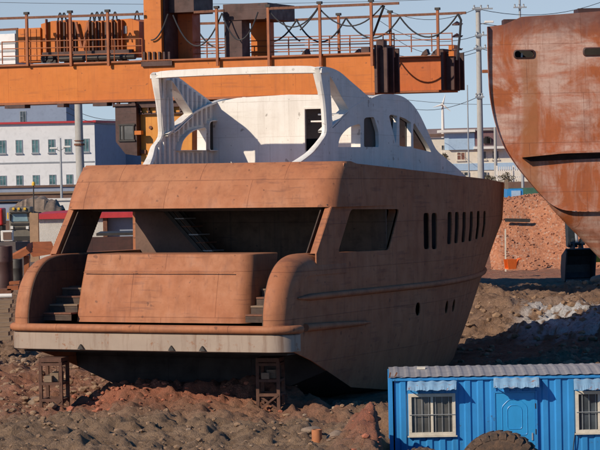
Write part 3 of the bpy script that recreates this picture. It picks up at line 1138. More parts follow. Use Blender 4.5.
for side in (1, -1):
    cap_ = yp(smooth_line([(327, 132.5), (338, 122), (348, 112), (360, 104), (371, 99)], 4))
    mb = MB()
    rows = [[(side * (SS + .005), x_, z_ + .0), (side * (SS + .005), x_, z_ + .05), (side * (SS - .26), x_, z_ + .06), (side * (SS - .26), x_, z_ + .0)] for x_, z_ in cap_]
    mb.grid(rows, closed=True)
    mb.build('cap_rail', M['white'], yacht, smooth=40)
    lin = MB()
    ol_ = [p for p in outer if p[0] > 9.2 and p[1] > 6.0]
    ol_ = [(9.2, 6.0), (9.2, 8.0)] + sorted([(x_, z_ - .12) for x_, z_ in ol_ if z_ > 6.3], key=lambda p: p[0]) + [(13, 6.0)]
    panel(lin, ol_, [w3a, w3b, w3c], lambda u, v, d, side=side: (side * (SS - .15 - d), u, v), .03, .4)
    lin.build('wheelhouse_shade_skin', M['darksteel'], yacht)  # added dark skin, wheelhouse shade put into its colour
    us, vs__ = [p[0] for p in w2], [p[1] for p in w2]
    MB().box((side * (SS - .10), min(us) - .05, min(vs__) - .05), (side * (SS - .12), max(us) + .05, max(vs__) + .05)).build('window_shade_sheet', M['darksteel'], yacht)  # opaque dark sheet added for the shade inside this opening
# curved aft beam joining the two legs
mb = MB()
bx0, bz0 = yside(321, 66.5, SS)
rows = []
for k in range(17):
    s_ = -2.55 + 5.10 * k / 16
    e = abs(s_) / 2.55
    dz = .03 * (1 - e * e)
    dx = -.10 * (1 - e * e)
    x0 = bx0 - .08 + dx
    ez = .07 * max(0, (e - .8) / .2) ** 2
    z1_, z0_ = bz0 + .02 + dz - ez, bz0 - .19 + dz
    rows.append([(s_, x0, z0_ + .02), (s_, x0, z1_ - .03), (s_, x0 + .04, z1_), (s_, x0 + .62, z1_ - .03), (s_, x0 + .62, z0_ + .06), (s_, x0 + .04, z0_)])
mb.grid(rows, closed=True)
mb.add(rows[0], [tuple(range(6))]); mb.add(rows[-1], [tuple(range(6))])
mb.build('arch_beam', M['white'], yacht, smooth=35)

# legs get a broad aft face
for side in (1, -1):
    mb = MB()
    leg = smooth_line(yp([(320, 70), (322, 84), (324.5, 100), (326, 118), (326, 133), (320, 143), (313, 152), (306, 158), (299, 163)]), 4)
    rows = []
    for i, p in enumerate(leg):
        wd = interp(i / (len(leg) - 1), [(0, .24), (.35, .12), (.6, .14), (1, .24)])
        in_ = interp(p[0], [(4.2, .28), (5.4, 0), (12, 0)])
        so = SS - in_ + .02
        rows.append([(side * so, p[0] + .10, p[1]), (side * so, p[0] - .02, p[1] + .0), (side * (so - .05), p[0] - .06, p[1] + .01), (side * (so - wd), p[0] - .03, p[1] + .01), (side * (so - wd), p[0] + .12, p[1] - .02)])
    mb.grid(rows)
    mb.build('arch_leg', M['white'], yacht, smooth=45)
# two small steps behind the starboard leg
for k, (a, b2) in enumerate(((340, 121), (347, 114))):
    x_, z_ = yside(a, b2, SS)
    MB().box((1.75, x_ - .25, z_ - .02), (2.36, x_ + .25, z_ + .02)).build('arch_step', M['white'], yacht)

# wheelhouse: aft wall with door opening, roof following the side walls, front
mb = MB()
XW = 9.0
panel(mb, [(-2.38, 6.02), (2.38, 6.02), (2.38, 8.0), (1.6, 8.12), (0, 8.17), (-1.6, 8.12), (-2.38, 8.0)], [rounded([(.50, 6.55), (1.22, 6.55), (1.22, 7.75), (.50, 7.75)], .06)],
      lambda u, v, d: (u, XW + d, v), .06, .6)
whw = mb.build('wheelhouse_wall', M['white'], yacht, smooth=30)
mb = MB()
mb.box((.44, XW - .03, 6.5), (.50, XW + .0, 7.8)); mb.box((1.22, XW - .03, 6.5), (1.28, XW, 7.8)); mb.box((.5, XW - .03, 7.75), (1.22, XW, 7.8))
mb.build('door_frame', M['white'], whw)
mb = MB()
prof = [p for p in outer if p[0] > 9.0 and p[1] > 5.86 and p[0] < xe + .01]
prof = sorted(prof, key=lambda p: p[0])
rows = []
for p in prof:
    in_ = 0.0
    b = SS - in_ - .13
    rows.append([(b * t, p[0] + (.5 * (1 - t * t) if p[1] < 7.9 and p[0] > 9.8 else 0), p[1] + .06 * (1 - t * t) - .03) for t in (-1, -.75, -.5, -.25, 0, .25, .5, .75, 1)])
ra = [r_ for r_ in rows if r_[0][1] <= 10.0]
rb = [r_ for r_ in rows if r_[0][1] >= 11.3]
MB().grid(ra).build('wheelhouse_roof', M['white'], yacht, smooth=40)
MB().grid(rb).build('foredeck_trunk', M['white'], yacht, smooth=40)
for k in (1, 3, 5, 7):
    MB().bar(ra[-1][k], rb[0][k], .10, .08).build('windscreen_mullion', M['white'], yacht)
MB().grid([[(a_ * .97, b_, c_ - .10) for a_, b_, c_ in rr_] for rr_ in ra if rr_[0][1] > 9.15]).build('roof_shade_skin', M['darksteel'], yacht, smooth=40)  # dark copy of the roof, added to paint the shade beneath it
MB().box((-2.3, 9.12, 6.02), (2.3, 13.5, 6.05)).build('wheelhouse_floor', M['darksteel'], yacht)  # dark colour stands in for the shade indoors
# console inside wheelhouse
mb = MB()
mb.box((-2.2, 10.3, 6.06), (2.2, 10.9, 6.95))
mb.build('helm_console', M['darksteel'], yacht)

# ------------------------------------------------------------------ trestles under the stern
def trestle(px, ytop, ybot, Y, label, wpx=21):
    base = P(px, ybot, Y)
    g = base.z
    topz = P(px, ytop, Y).z
    root = empty('steel_trestle', (base.x, base.y, g - .15), label, 'trestle', 'rusty trestles under the stern', rz=R(-12))
    H = topz - g + .15
    W = wpx / FPX * Y / 2
    D = .28
    for sx in (-1, 1):
        for sy in (-1, 1):
            MB().box((sx * W - .04, sy * D - .04, 0), (sx * W + .04, sy * D + .04, H)).build('leg', M['trestle'], root)
    for z in (H * .33, H * .62, H - .06):
        for sy in (-1, 1):
            MB().box((-W, sy * D - .045, z - .035), (W, sy * D + .045, z + .035)).build('rail', M['trestle'], root)
        for sx in (-1, 1):
            MB().box((sx * W - .043, -D, z - .03), (sx * W + .043, D, z + .03)).build('rail', M['trestle'], root)
    for sy in (-1, 1):
        MB().bar((-W, sy * (D + .03), .02), (W, sy * (D + .03), H * .33), .05).build('brace', M['trestle'], root)
        MB().bar((W, sy * (D - .03), .02), (-W, sy * (D - .03), H * .33), .05).build('brace', M['trestle'], root)
    mb = MB()
    MB().box((-W - .03, -D - .05, H), (W + .03, D + .05, H + .10)).build('cap_plate', M['trestle'], root)
    mb.box((-W + .1, -D - .05, H * .62 + .045), (-W + .3, D, H * .62 + .2))
    mb.box((W - .32, -D + .1, H * .62 + .045), (W - .1, D, H * .62 + .26))
    mb.build('timber_packing', M['timber'], root)
trestle(55, 361, 412, 63.3, 'rusty welded steel trestle propping the port side of the yacht stern')
trestle(271, 361, 404, 62.6, 'rusty trestle with crossed braces propping the starboard side of the stern')

# ------------------------------------------------------------------ gantry crane
CYAW = R(22)
c_o = P(150, 150, 101); c_o.z = 0
ca = Vector((math.cos(CYAW), -math.sin(CYAW), 0)); cb = Vector((math.sin(CYAW), math.cos(CYAW), 0))
CM = Matrix(((ca.x, cb.x, 0, c_o.x), (ca.y, cb.y, 0, c_o.y), (0, 0, 1, 0), (0, 0, 0, 1)))
crane = empty('gantry_crane', label='big orange gantry crane spanning behind the yacht with machinery on its girder', cat='gantry crane', mw=CM)
CI = CM.inverted()
def C(px, py, b=0.0):
    r = CI.to_3x3() @ ray(px, py)
    o = CI @ Vector((0, 0, EYE))
    t = (b - o.y) / r.y
    p = o + r * t
    return p.x, p.z
zt, zb = C(200, 60)[1], C(200, 97.5)[1]
aL, aR = C(-60, 60)[0], C(374.5, 60)[0]
mb = MB()
mb.box((aL, 0, zb), (aR, 1.9, zt))
g1 = mb.build('girder', M['orange'], crane, bevel=.01)
MB().box((aL, -.16, zb - .09), (aR + .05, 2.0, zb)).build('bottom_flange', M['orange2'], g1)
MB().box((aL, -.12, zt), (aR, 2.0, zt + .07)).build('flange', M['orange2'], g1)
mb = MB()
a = aL + 2.1
while a < aR - 1:
    mb.box((a, -.035, zb + .02), (a + .05, -.002, zt - .02)) if int(a * 10) % 3 == 0 else None
    a += 4.55
if mb.v: mb.build('web_stiffener', M['orange2'], g1)
mb = MB()
mb.box((aR + .003, -.05, zb - .02), (aR + .12, 2.05, zt + .35))
for b_ in (.25, .95, 1.6):
    mb.box((aR + .12, b_, zb), (aR + .42, b_ + .12, zt + .25))
mb.box((aR - .1, .5, zt + .07), (aR + .2, .9, zt + .55))
mb.build('end_plate', M['maroon_and_shade'], g1)  # shade of the girder end painted in as dark maroon
# far girder
B2 = 7.0
zt2, zb2 = C(420, 57.5, B2)[1], C(420, 90.5, B2)[1]
aR2 = C(441, 60, B2)[0]
mb = MB()
mb.box((aL, B2, zb2), (aR2, B2 + 1.9, zt2))
g2 = mb.build('girder', M['orange_red'], crane, bevel=.01)
MB().box((aL, B2 - .12, zt2), (aR2, B2 + 2, zt2 + .07)).build('flange', M['orange2'], g2)
MB().box((aL, B2 - .14, zb2 - .08), (aR2 + .05, B2 + 2, zb2)).build('bottom_flange', M['orange2'], g2)
mb = MB()
mb.box((aR2 + .003, B2 - .05, zb2 - .02), (aR2 + .12, B2 + 2.05, zt2 + .25))
for b_ in (.3, 1.0, 1.6):
    mb.box((aR2 + .12, B2 + b_, zb2), (aR2 + .45, B2 + b_ + .12, zt2 + .2))
mb.build('end_plate', M['maroon_and_shade'], g2)  # dark maroon paints the shaded end of the far girder
# end carriage joining the girders near the left leg
mb = MB()
a0_, a1_ = C(150, 80)[0], C(186, 80)[0]
mb.box((a0_, 1.92, zb + .1), (a1_, B2 - .02, zt - .1))
mb.build('cross_tie', M['orange2'], crane)
# leg
l0, l1 = C(136.5, 130)[0], C(191, 130)[0]
mb = MB()
mb.prism([(l0, zb - .12), (l1, zb - .12), (l1 - .25, .3), (l0 + .25, .3)], lambda u, v, t: (u, t, v), .2, 1.7)
lg = mb.build('leg', M['orange_pale'], crane, bevel=.02)
mb = MB()
mb.box((l0 - .35, .0, zb - .34), (l1 + .3, 2.0, zb - .10)); 
mb.box((l0 - .12, .05, zb - .62), (l1 + .1, 1.9, zb - .56))
for k in range(9):
    a = l0 - .2 + k * (l1 - l0 + .4) / 8
    mb.box((a, .03, zb - .56), (a + .035, .18, zb - .34))
    mb.tube([(a + .1, .0, zb - .5), (a + .1, -.06, zb - .5)], .03, 6)
mb.box((l0 + .2, .1, 0), (l1 - .2, 1.8, .3))
mb.build('flange', M['maroon_and_shade'], lg)
mb = MB()
mb.box((l0 + .1, .12, zb - 2.2), (l0 + .34, .2, zb - 2.05)); mb.tube([(l0 + .55, .14, zb - 1.15), (l0 + .55, .22, zb - 1.15)], .07, 8)
mb.tube([(l0 + 1.0, .14, zb - 1.15), (l0 + 1.0, .22, zb - 1.15)], .07, 8)
mb.build('lug', M['rustbar'], lg)
# right leg far out of view below the far end is hidden; a slim brace leg hidden behind the yacht carries the girder
mb = MB()
r0_ = C(250, 80)[0]
mb.box((r0_, .3, .2), (r0_ + 1.2, 1.6, zb - .12))
mb.build('leg', M['orange_pale'], crane)
# operator cabin hanging left of the leg
x0_, x1_ = C(114.5, 130, -.3)[0], C(135.5, 130, -.3)[0]
z_ = lambda py: C(125, py, -.3)[1]
mb = MB()
mb.box((x0_, -.2, z_(141.5)), (x1_, 1.4, z_(106)))
mb.prism([(x0_, z_(141.6)), (x1_, z_(141.6)), (x1_, z_(156)), (x0_ + .42, z_(154))], lambda u, v, t: (u, t, v), -.2, 1.2)
cabn = mb.build('operator_cabin', M['maroon_and_shade'], crane)
MB().box((x0_ + .24, -.23, z_(139.5)), (x1_ - .12, -.203, z_(125.5))).build('window', M['dusty'], cabn)
mb = MB()
for a in (x0_ + .18, x0_ + .34, x1_ - .14):
    mb.box((a, -.26, z_(141)), (a + .05, -.205, z_(124)))
mb.box((x0_ + .14, -.27, z_(125.5)), (x1_ - .05, -.205, z_(124)))
mb.box((x0_ + .14, -.27, z_(141.4)), (x1_ - .05, -.205, z_(139.8)))
mb.build('window_frame', M['darksteel'], cabn)
mb = MB()
mb.box((x0_ - .05, -.3, z_(106)), (x1_ + .02, 1.5, z_(103.8)))
mb.box((x0_ + .02, -.1, z_(103.8)), (x0_ + .14, .0, zb)); mb.box((x1_ - .25, -.1, z_(103.8)), (x1_ - .1, 0, zb))
mb.tube([(x0_ - .1, -.1, z_(107)), (x0_ - .12, -.1, z_(101))], .05, 6)
mb.build('cabin_hanger', M['maroon_and_shade'], cabn)
mb = MB()
mb.box((x1_ - .04, -.32, z_(135)), (x1_ + .25, -.1, z_(131)))
mb.build('lamp_box', M['orange'], cabn)
# rail stubs below the girder
for pa, pb in ((8, 28), (60.5, 67), (96, 110)):
    MB().box((C(pa, 101)[0], -.3, zb - .24), (C(pb, 101)[0], .2, zb - .095)).build('bottom_bracket', M['maroon_and_shade'], crane)

# machinery house on the girder
def cbox(mb, p0, p1, b0, b1):
    (xa, za), (xb, zb_) = C(*p0, b0), C(*p1, b0)
    mb.box((xa, b0, za), (xb, b1, zb_))
    return mb
mh = cbox(MB(), (18, 28.5), (41, 62), 1.0, 2.2).build('control_cabinet', M['orange'], crane, bevel=.01)
mb = MB()
for px in (24, 30, 36):
    cbox(mb, (px, 29), (px + .6, 61), .97, .995)
mb.build('cabinet_rib', M['orange2'], mh)
mb = MB()
pts = [(41, 60), (41, 24), (52, 21), (66, 20), (90, 20.5), (92, 21), (118, 19.5), (130, 18.5), (139, 21.5), (139, 56), (41, 60)]
mb.prism([C(a, b2, 1.1) for a, b2 in pts[:-1]], lambda u, v, t: (u, t, v), 1.1, 2.8)
mh2 = mb.build('hoist_house', M['orange'], crane)
mb = MB()
for px in (45, 56, 59, 66, 71.5, 88, 95, 101, 111, 117, 121):
    cbox(mb, (px, 19 + (px % 3)), (px + 1.6, 58), .9, 1.08)
mb.build('rib', M['orange2'], mh2)
mb = MB()
for px in (63, 74, 91.5, 97.5, 104.5, 108, 113.5):
    cbox(mb, (px, 22), (px + 2.2, 57), 1.0, 1.092)
cbox(mb, (42, 52.5), (132, 57), .8, 1.0)
mb.build('recess_panel', M['maroon_and_shade'], mh2)
cbox(MB(), (122, 26), (126.5, 33.5), 1.06, 1.098).build('vent', M['steelgrey'], mh2)
mb = MB()
for px in (47, 54, 70, 80, 92, 101, 112, 124):
    x_, zz = C(px, 58.5, .6)
    mb.tube([(x_ - .12, .5, zz), (x_ - .12, .9, zz)], .13, 10)
    mb.box((x_ - .25, .55, zz - .18), (x_ + .1, .85, zz - .05))
x_, zz = C(60, 59, .5)
mb.tube([(x_, .5, zz), (C(130, 58)[0], .5, zz)], .12, 8)
mb.build('winch_gear', M['darksteel'], crane)
mb = MB()
for (pa, pb) in (((88, 22), (84, 48)), ((76, 22), (82, 48))):
    (xa, za), (xb, zb_) = C(*pa, .95), C(*pb, .95)
    mb.bar((xa, .95, za), (xb, .95, zb_), .09)
mb.build('strut', M['orange2'], crane)
# white cabinet on the walkway at the left
wc = cbox(MB(), (-22, 35), (15.5, 64), 2.6, 4.2).build('white_cabinet', M['white_wall'], crane, bevel=.01)
mb = MB()
for py in (43, 51, 59):
    cbox(mb, (-22, py), (15.5, py + .5), 2.57, 2.597)
mb.build('cabinet_seam', M['steelgrey'], wc)
cbox(MB(), (15.8, 30), (18.5, 62), 2.4, 2.7).build('downpipe', M['darksteel'], crane)

# portal frames standing on the girders, their shaded faces painted dark maroon
def portal(pxa, pxb, pxc, pxd, ptop, pbeam, pbot, ba, bb_, mats=('maroon_and_shade', 'orange')):
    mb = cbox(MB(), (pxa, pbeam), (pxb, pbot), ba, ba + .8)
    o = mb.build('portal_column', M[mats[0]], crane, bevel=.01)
    mb = cbox(MB(), (pxc, pbeam), (pxd, pbot), bb_, bb_ + .8)
    mb.build('portal_column', M[mats[1]], crane, bevel=.01)
    xa, z1 = C(pxa, ptop, ba); xb, z0 = C(pxd, pbeam, ba)
    mb = MB().box((xa - .03, ba - .05, z0), (xb + .06, bb_ + .9, z1))
    mb.build('portal_beam', M['maroon_and_shade'], crane, bevel=.01)
portal(224, 242.5, 250.5, 267, 4.5, 19, 58.5, .3, 2.2)
cbox(MB(), (143, -14), (162, 62), .0, .9).build('portal_column', M['orange'], crane, bevel=.01)
cbox(MB(), (162.3, -14), (166, 60), .2, 1.4).build('portal_column', M['maroon_and_shade'], crane)  # dark strip painting the shaded side of the orange column
cbox(MB(), (175, 12), (193, 59), 1.6, 2.4).build('portal_column', M['orange_red'], crane, bevel=.01)
(xa, z1), (xb, z0) = C(162.3, -14, .6), C(194, 12, .6)
MB().box((xa, .6, z0), (xb, 2.5, z1)).build('portal_beam', M['maroon_and_shade'], crane, bevel=.01)  # shaded beam face put into the dark colour
mb = MB()
for px in (143, 148, 153, 158, 163, 168):
    x_, zz = C(px, 58, -.1)
    mb.box((x_, -.1, zz - .1), (x_ + .08, .0, zz + .25))
cbox(mb, (141, 61), (172, 65.5), -.12, -.02)
mb.build('bolted_foot', M['maroon_and_shade'], crane)
# tall posts and cable rails
def post_line(posts, b_, rails, ybase, col='orange2'):
    for px, pt in posts:
        (x_, z1), (_, z0) = C(px, pt, b_), C(px, ybase, b_)
        MB().box((x_ - .05, b_ - .05, z0), (x_ + .05, b_ + .05, z1)).build('cable_post', M[col], crane)
        MB().box((x_ - .10, b_ - .08, z1), (x_ + .10, b_ + .08, z1 + .1)).build('post_cap', M['darksteel'], crane)
    for (pa, ya), (pb, yb) in rails:
        (xa, za), (xb, zb_) = C(pa, ya, b_), C(pb, yb, b_)
        MB().bar((xa, b_, za), (xb, b_, zb_), .07, .10).build('cable_rail', M['rustbar'], crane)
post_line([(26.5, 14.5), (70, 13), (107.5, 12), (216.5, 8.5), (268, 7), (319.5, 4), (371, 2)], -.16, [((-30, 19.5), (143, 14)), ((194, 12.2), (224, 10.6)), ((268, 8.6), (399, 3.2))], 66)
post_line([(185.5, 14), (247, 17), (338.5, 15.5), (390, 13), (437.5, 10)], 4.5, [((-30, 31.5), (18, 29)), ((163, 24.5), (224, 23)), ((243, 22), (466, 12.8))], 56)
# festoon cables
def sag(p, q_, low, b_, r=.035, hook=True):
    pts = []
    for k in range(15):
        t = k / 14
        px = p[0] + (q_[0] - p[0]) * t
        py = p[1] + (q_[1] - p[1]) * t + (low - (p[1] + q_[1]) / 2) * 4 * t * (1 - t)
        x_, zz = C(px, py, b_)
        pts.append((x_, b_, zz))
    return MB().tube(pts, r, 6).build('festoon_cable', M['cable'], crane, smooth=50)
for p, q_, low in (((173, 15), (222, 13), 46), ((168, 14), (151, 40), 34), ((222, 13), (258, 12), 40), ((268, 9), (319, 6), 27), ((300, 30), (319, 7), 20), ((319, 8), (383, 5), 26)):
    sag(p, q_, low, -.1, .03)
for p, q_, low in (((194, 24), (245, 23), 48), ((245, 23), (296, 21), 42), ((296, 19), (346, 18), 42), ((346, 18), (400, 17), 38), ((400, 17), (458, 14), 37), ((283, 22), (300, 41), 34)):
    sag(p, q_, low, 4.4)
for px, (py, low) in ((60, (17, 21)), (64, (17, 21)), (92, (17, 20)), (97, (16, 20)), (102, (16, 20)), (115, (16, 20)), (137, (15, 22))):
    sag((px - 2.2, py + 5), (px + 2.2, py + 5), py - 4, -.1, .03)
MB().tube([(*[C(384, 6, -.1)[0]], -.1, C(384, 6, -.1)[1]), (C(373, 36, .5)[0], .5, C(373, 36, .5)[1])], .05, 6).build('drop_cable', M['cable'], crane)
pts = [(458, 14), (461, 20), (460, 34), (458, 52), (457, 60)]
MB().tube([(C(a, b2, 4.4)[0], 4.4, C(a, b2, 4.4)[1]) for a, b2 in pts], .05, 6).build('drop_cable', M['cable'], crane)
# hand rails
def handrail(pa, pb, ytops, ybot, b_, n, mat='orange2'):
    f = empty('handrail')
    f.parent = crane; f.matrix_world = CM
    mb = MB()
    for ya in ytops:
        (xa, za), (xb, zb_) = C(pa, ya, b_), C(pb, ya - (pb - pa) * .024, b_)
        mb.tube([(xa, b_, za), (xb, b_, zb_)], .024, 6)
    mb.build('rail_bar', M[mat], f)
    for k in range(n):
        px = pa + (pb - pa) * k / (n - 1)
        dy = -(px - pa) * .024
        (xa, za), (_, z0) = C(px, ytops[0] + dy - .5, b_), C(px, ybot + dy, b_)
        MB().tube([(xa, b_, z0), (xa, b_, za)], .024, 6).build('stanchion', M[mat], f)
handrail(2, 142, (42, 49, 56.5), 64, -.1, 6)
handrail(166, 370, (43, 48.5, 54.5), 61, 1.9, 11)
handrail(166, 452, (40, 46, 52), 58, B2 - .1, 15)
handrail(372, 394, (34, 40, 46), 58, .8, 3)
for px, b_ in ((352, 1.5), (420, B2), (430, B2), (300, 1.5), (365, 1.2)):
    x_, zz = C(px, 52, b_)
    MB().prism([(0, 0), (.35, .1), (.28, .32), (.12, .2)], lambda u, v, t, x_=x_, zz=zz: (u + x_, t, v + zz - .2), b_, b_ + .3).build('rail_clamp', M['maroon_and_shade'], crane)
cbox(MB(), (448.5, 45), (454, 56), B2 + .2, B2 + .8).build('junction_box', M['orange'], crane)
cbox(MB(), (436, 49), (443, 57), B2 + .1, B2 + .9).build('limit_switch', M['maroon_and_shade'], crane)
cbox(MB(), (361, 47), (369, 53), .9, 1.3).build('limit_switch', M['maroon_and_shade'], crane)
for py in (24, 36, 49):
    x_, zz = C(457, py, 5.0)
    mb = MB()
    mb.lathe([(0, .12), (.2, 0), (.22, -.05), (0, -.06)], (x_, 5.0, zz), 'Z', 12)
    mb.bar((x_, 5, zz), (x_ + .25, 5.0, zz), .04)
    mb.build('flood_lamp', M['maroon_and_shade'], crane)

# ------------------------------------------------------------------ big rusty ship on the right
YS = 82.0
SM_yaw = R(0)
s_org = P(529.5, 55, YS)
SHM = Matrix.Translation((s_org.x, YS, 0))
ship = empty('steel_ship', label='large rust streaked steel ship hull rising at the right edge', cat='ship', mw=SHM)
def S_(px, py, y=0.0):
    p = P(px, py, YS + y)
    return (p.x - s_org.x, p.z)
left = [(487.5, 26.5), (488, 60), (489, 85), (491, 103), (495, 122), (500, 137), (506, 150), (515, 164), (525, 177), (537, 191), (549, 203), (562, 209.5), (575, 211), (592, 211)]
pl = [S_(a, b2) for a, b2 in left]
xc = S_(655, 100)[0]
lp = smooth_line(pl[1:], 3)
topl = [S_(487.5, 26.5), S_(504, 24.5)]
topr = [S_(522, 16.5), S_(560, 14), S_(600, 11), S_(655, 9)]
outl = [topl[0]] + lp + [(xc, lp[-1][1] - .02)]
full = outl + [(2 * xc - x, z) for x, z in outl[::-1][1:]]
tr_ = [(2 * xc - x, z) for x, z in (topl[1:] + topr)]
full = full + tr_[0:1] + [t for t in tr_[1:]] + (topl[1:] + topr)[::-1][1:]
def hole_at(px, py, wpx, hpx):
    (xa, za), (xb, zb_) = S_(px - wpx / 2, py + hpx / 2), S_(px + wpx / 2, py - hpx / 2)
    return rounded([(xa, za), (xb, za), (xb, zb_), (xa, zb_)], .14, 5)
hh = [hole_at(524.5, 54, 19, 7), hole_at(595, 51.5, 21, 7)]
slot = [S_(522, 157.5), S_(531, 161.5), S_(655, 156), S_(655, 152), S_(563, 153.5), S_(561, 153.5)]
mb = MB()
panel(mb, full, hh + [slot], lambda u, v, d: (u, d + .10 * math.sin(u * .7) * 0 + max(0, (v - 4)) * .02, v), .12, .6)
tr = mb.build('transom', M['ship'], ship, smooth=30)
# recess behind the slot and rims
mb = MB()
sx = [S_(522, 150)[0], xc]
mb.box((sx[0] - .1, .9, S_(560, 166)[1]), (sx[1], .95, S_(560, 148)[1]))
mb.box((sx[0] - .1, .2, S_(560, 163.5)[1]), (sx[1], .95, S_(560, 162.5)[1]))
mb.build('slot_recess', M['maroon_and_shade'], tr)
mb = MB()
a, b2 = S_(521, 157.5), S_(561, 153.5)
c_ = S_(655, 150)
mb.prism([a, b2, (b2[0], b2[1] + .06), (a[0], a[1] + .05)], lambda u, v, t: (u, t, v), -.28, -.0)
mb.prism([b2, c_, (c_[0], c_[1] + .06), (b2[0], b2[1] + .06)], lambda u, v, t: (u, t, v), -.28, -.0)
mb.build('slot_lip', M['ship'], tr)
for h_ in hh:
    mb = MB()
    n_ = len(h_)
    cx_ = sum(p[0] for p in h_) / n_; cz_ = sum(p[1] for p in h_) / n_
    o_ = [(cx_ + (x - cx_) * 1.13, cz_ + (z - cz_) * 1.35) for x, z in h_]
    yy = max(0, (cz_ - 4)) * .02
    mb.grid([[(x, yy + .14, z) for x, z in h_], [(x, yy - .05, z) for x, z in h_], [(x, yy - .03, z) for x, z in o_], [(x, yy + .02, z) for x, z in o_]], closed=True)
    mb.build('hawse_rim', M['maroon_and_shade'], tr, smooth=50)
mb = MB()
mb.box((-.85, 1.6, 8.6), (xc * 2, 1.7, 10.3))
mb.build('inner_bulkhead', M['darksteel'], ship)
p_ = S_(522.5, 55)
MB().tube([(p_[0], .4, p_[1] - .13), (p_[0] + .02, .4, p_[1] + .08)], .035, 6).build('mooring_pin', M['whitepaint'], ship)
# bevelled edge and the sides running away from the camera
mb = MB()
rows = []
for y_, gx in ((-.02, 0), (.05, .05), (.3, .12), (3, .45), (8, 1.0), (16, 2.0), (24, 3.6), (30, xc * .9)):
    row = []
    for x, z in outl:
        k = (xc - x) / xc if xc else 0
        row.append((min(x + gx, xc), y_, z - (0 if y_ < 1 else .0) * (1 - k)))
    rows.append(row)
mb.grid(rows)
mb.grid([[(2 * xc - x, y_, z) for x, y_, z in r_] for r_ in rows])
mb.build('side_plating', M['ship'], ship, smooth=40)
# underbody running forward and down to the keel
mb = MB()
rows = []
bot = [S_(541, 196), S_(549, 203), S_(562, 209.5), S_(575, 211), S_(592, 211), (xc, S_(592, 211)[1])]
n_ = 8
for k in range(9):
    t = k / 8
    y_ = .04 + 13 * t
    sh = t
    row = []
    for (x, z) in bot:
        # sections drop and fair in towards the keel
        xx = x + 2.2 * sh * (1 if x < xc - .2 else 0)
        zz = z - 1.6 * sh * max(0, (x - bot[3][0]) / (xc - bot[3][0])) ** .7 + .2 * sh
        row.append((min(xx, xc), y_, zz))
    rows.append(row)
mb.grid(rows)
mb.grid([[(2 * xc - x, y_, z) for x, y_, z in r_] for r_ in rows])
mb.build('underbody', M['ship'], ship, smooth=50)
# counter: sloping skirt below the transom edge, seen lit at the right
mb = MB()
a_, b_, c_, d_ = S_(543, 200), S_(562, 210.5), S_(655, 212), S_(598, 257, 3.5)
e_ = S_(655, 300, 6)
def cq(px, py, y):
    x_, z_ = S_(px, py, y)
    return (x_, y, z_)
rows = [[cq(541.5, 194, .13), cq(549, 202.5, .13), cq(562, 209.5, .13), cq(575, 211.5, .13), cq(610, 212, .13), (xc, .13, S_(592, 211)[1])],
        [cq(551, 208, .30), cq(560, 215, .24), cq(570, 219, .22), cq(584, 222, .22), cq(612, 224, .22), (xc, .25, S_(592, 225)[1])],
        [cq(566, 224, .60), cq(574, 230, .5), cq(583, 234, .45), cq(594, 238, .42), cq(618, 242, .4), (xc, .4, S_(592, 245)[1])],
        [cq(583, 241, .95), cq(590, 247, .8), cq(597, 252, .7), cq(606, 256, .65), cq(624, 262, .6), (xc, .6, S_(592, 268)[1])],
        [cq(600, 259, 1.3), cq(606, 265, 1.1), cq(611, 270, .95), cq(618, 276, .9), cq(632, 284, .8), (xc, .8, S_(592, 290)[1])]]
mb.grid(rows)
mb.grid([[r_[0] for r_ in rows], [(r_[0][0] + .8, r_[0][1] + 5, r_[0][2] + .1) for r_ in rows]])
mb.build('counter', M['ship'], ship, smooth=60)
# rail and bulwark bits on top
cbm = MB()
z0_ = S_(504, 20)[1]
cbm.box((S_(504.5, 20)[0], .3, S_(504, 26)[1]), (S_(530, 18)[0], 1.2, S_(504, 18.8)[1]))
cbm.build('deck_coaming', M['maroon_and_shade'], ship)
cbm = MB()
cbm.box((S_(579, 10)[0], .2, S_(580, 13)[1]), (S_(655, 8)[0], 1.6, S_(580, 8)[1]))
cbm.build('deck_coaming', M['maroon_and_shade'], ship)
# keel blocks carrying the ship, beyond the right edge
kb = P(650, 300, YS + 5)
blk = MB().box((kb.x - .6, YS + 4, -.2), (kb.x + .6, YS + 8, .9)).box((kb.x - .5, YS + 3.9, .9), (kb.x + .5, YS + 8.1, 1.2)).build('keel_block', M['timber'])
tag(blk, 'stacked timber keel block below the big rusty ship', 'keel block')

# ------------------------------------------------------------------ blue cabin
YB = 58.0
zr = P(388, 377, YB).z
k_o = P(388.5, 377, YB)
zg = -1.45
cabin = empty('site_cabin', (k_o.x, YB, zg), 'bright blue corrugated site cabin with a grey ribbed roof, front right', 'site cabin', rz=R(-1.5))
KM = cabin.matrix_world
KI = KM.inverted()
def K(px, py, y=0.0):
    r = KI.to_3x3() @ ray(px, py)
    o = KI @ Vector((0, 0, EYE))
    t = (y - o.y) / r.y
    p = o + r * t
    return p.x, p.z
Ht = K(400, 378)[1]
LEN, DEP = 8.2, 2.4
def corr(x):
    """trapezoid profile depth"""
    u = (x % .30) / .30
    return interp(u, [(0, 0), (.30, 0), (.42, .036), (.80, .036), (.92, 0), (1, 0)])
dx0, dx1 = K(493.5, 420)[0], K(537.5, 420)[0]
wx0, wx1 = K(408.5, 410)[0], K(455.5, 410)[0]
wz0, wz1 = K(430, 435.5)[1], K(430, 393.5)[1]
vx0, vx1 = K(575.5, 410)[0], K(575.5, 410)[0] + (wx1 - wx0)
dz1 = K(515, 391)[1]
xs_ = sorted(set([round(i * .3 + j, 4) for i in range(28) for j in (0, .09, .126, .24, .276)] + [dx0, dx1, wx0, wx1, vx0, vx1]))
xs_ = [x for x in xs_ if .09 < x < LEN - .06]
mb = MB()
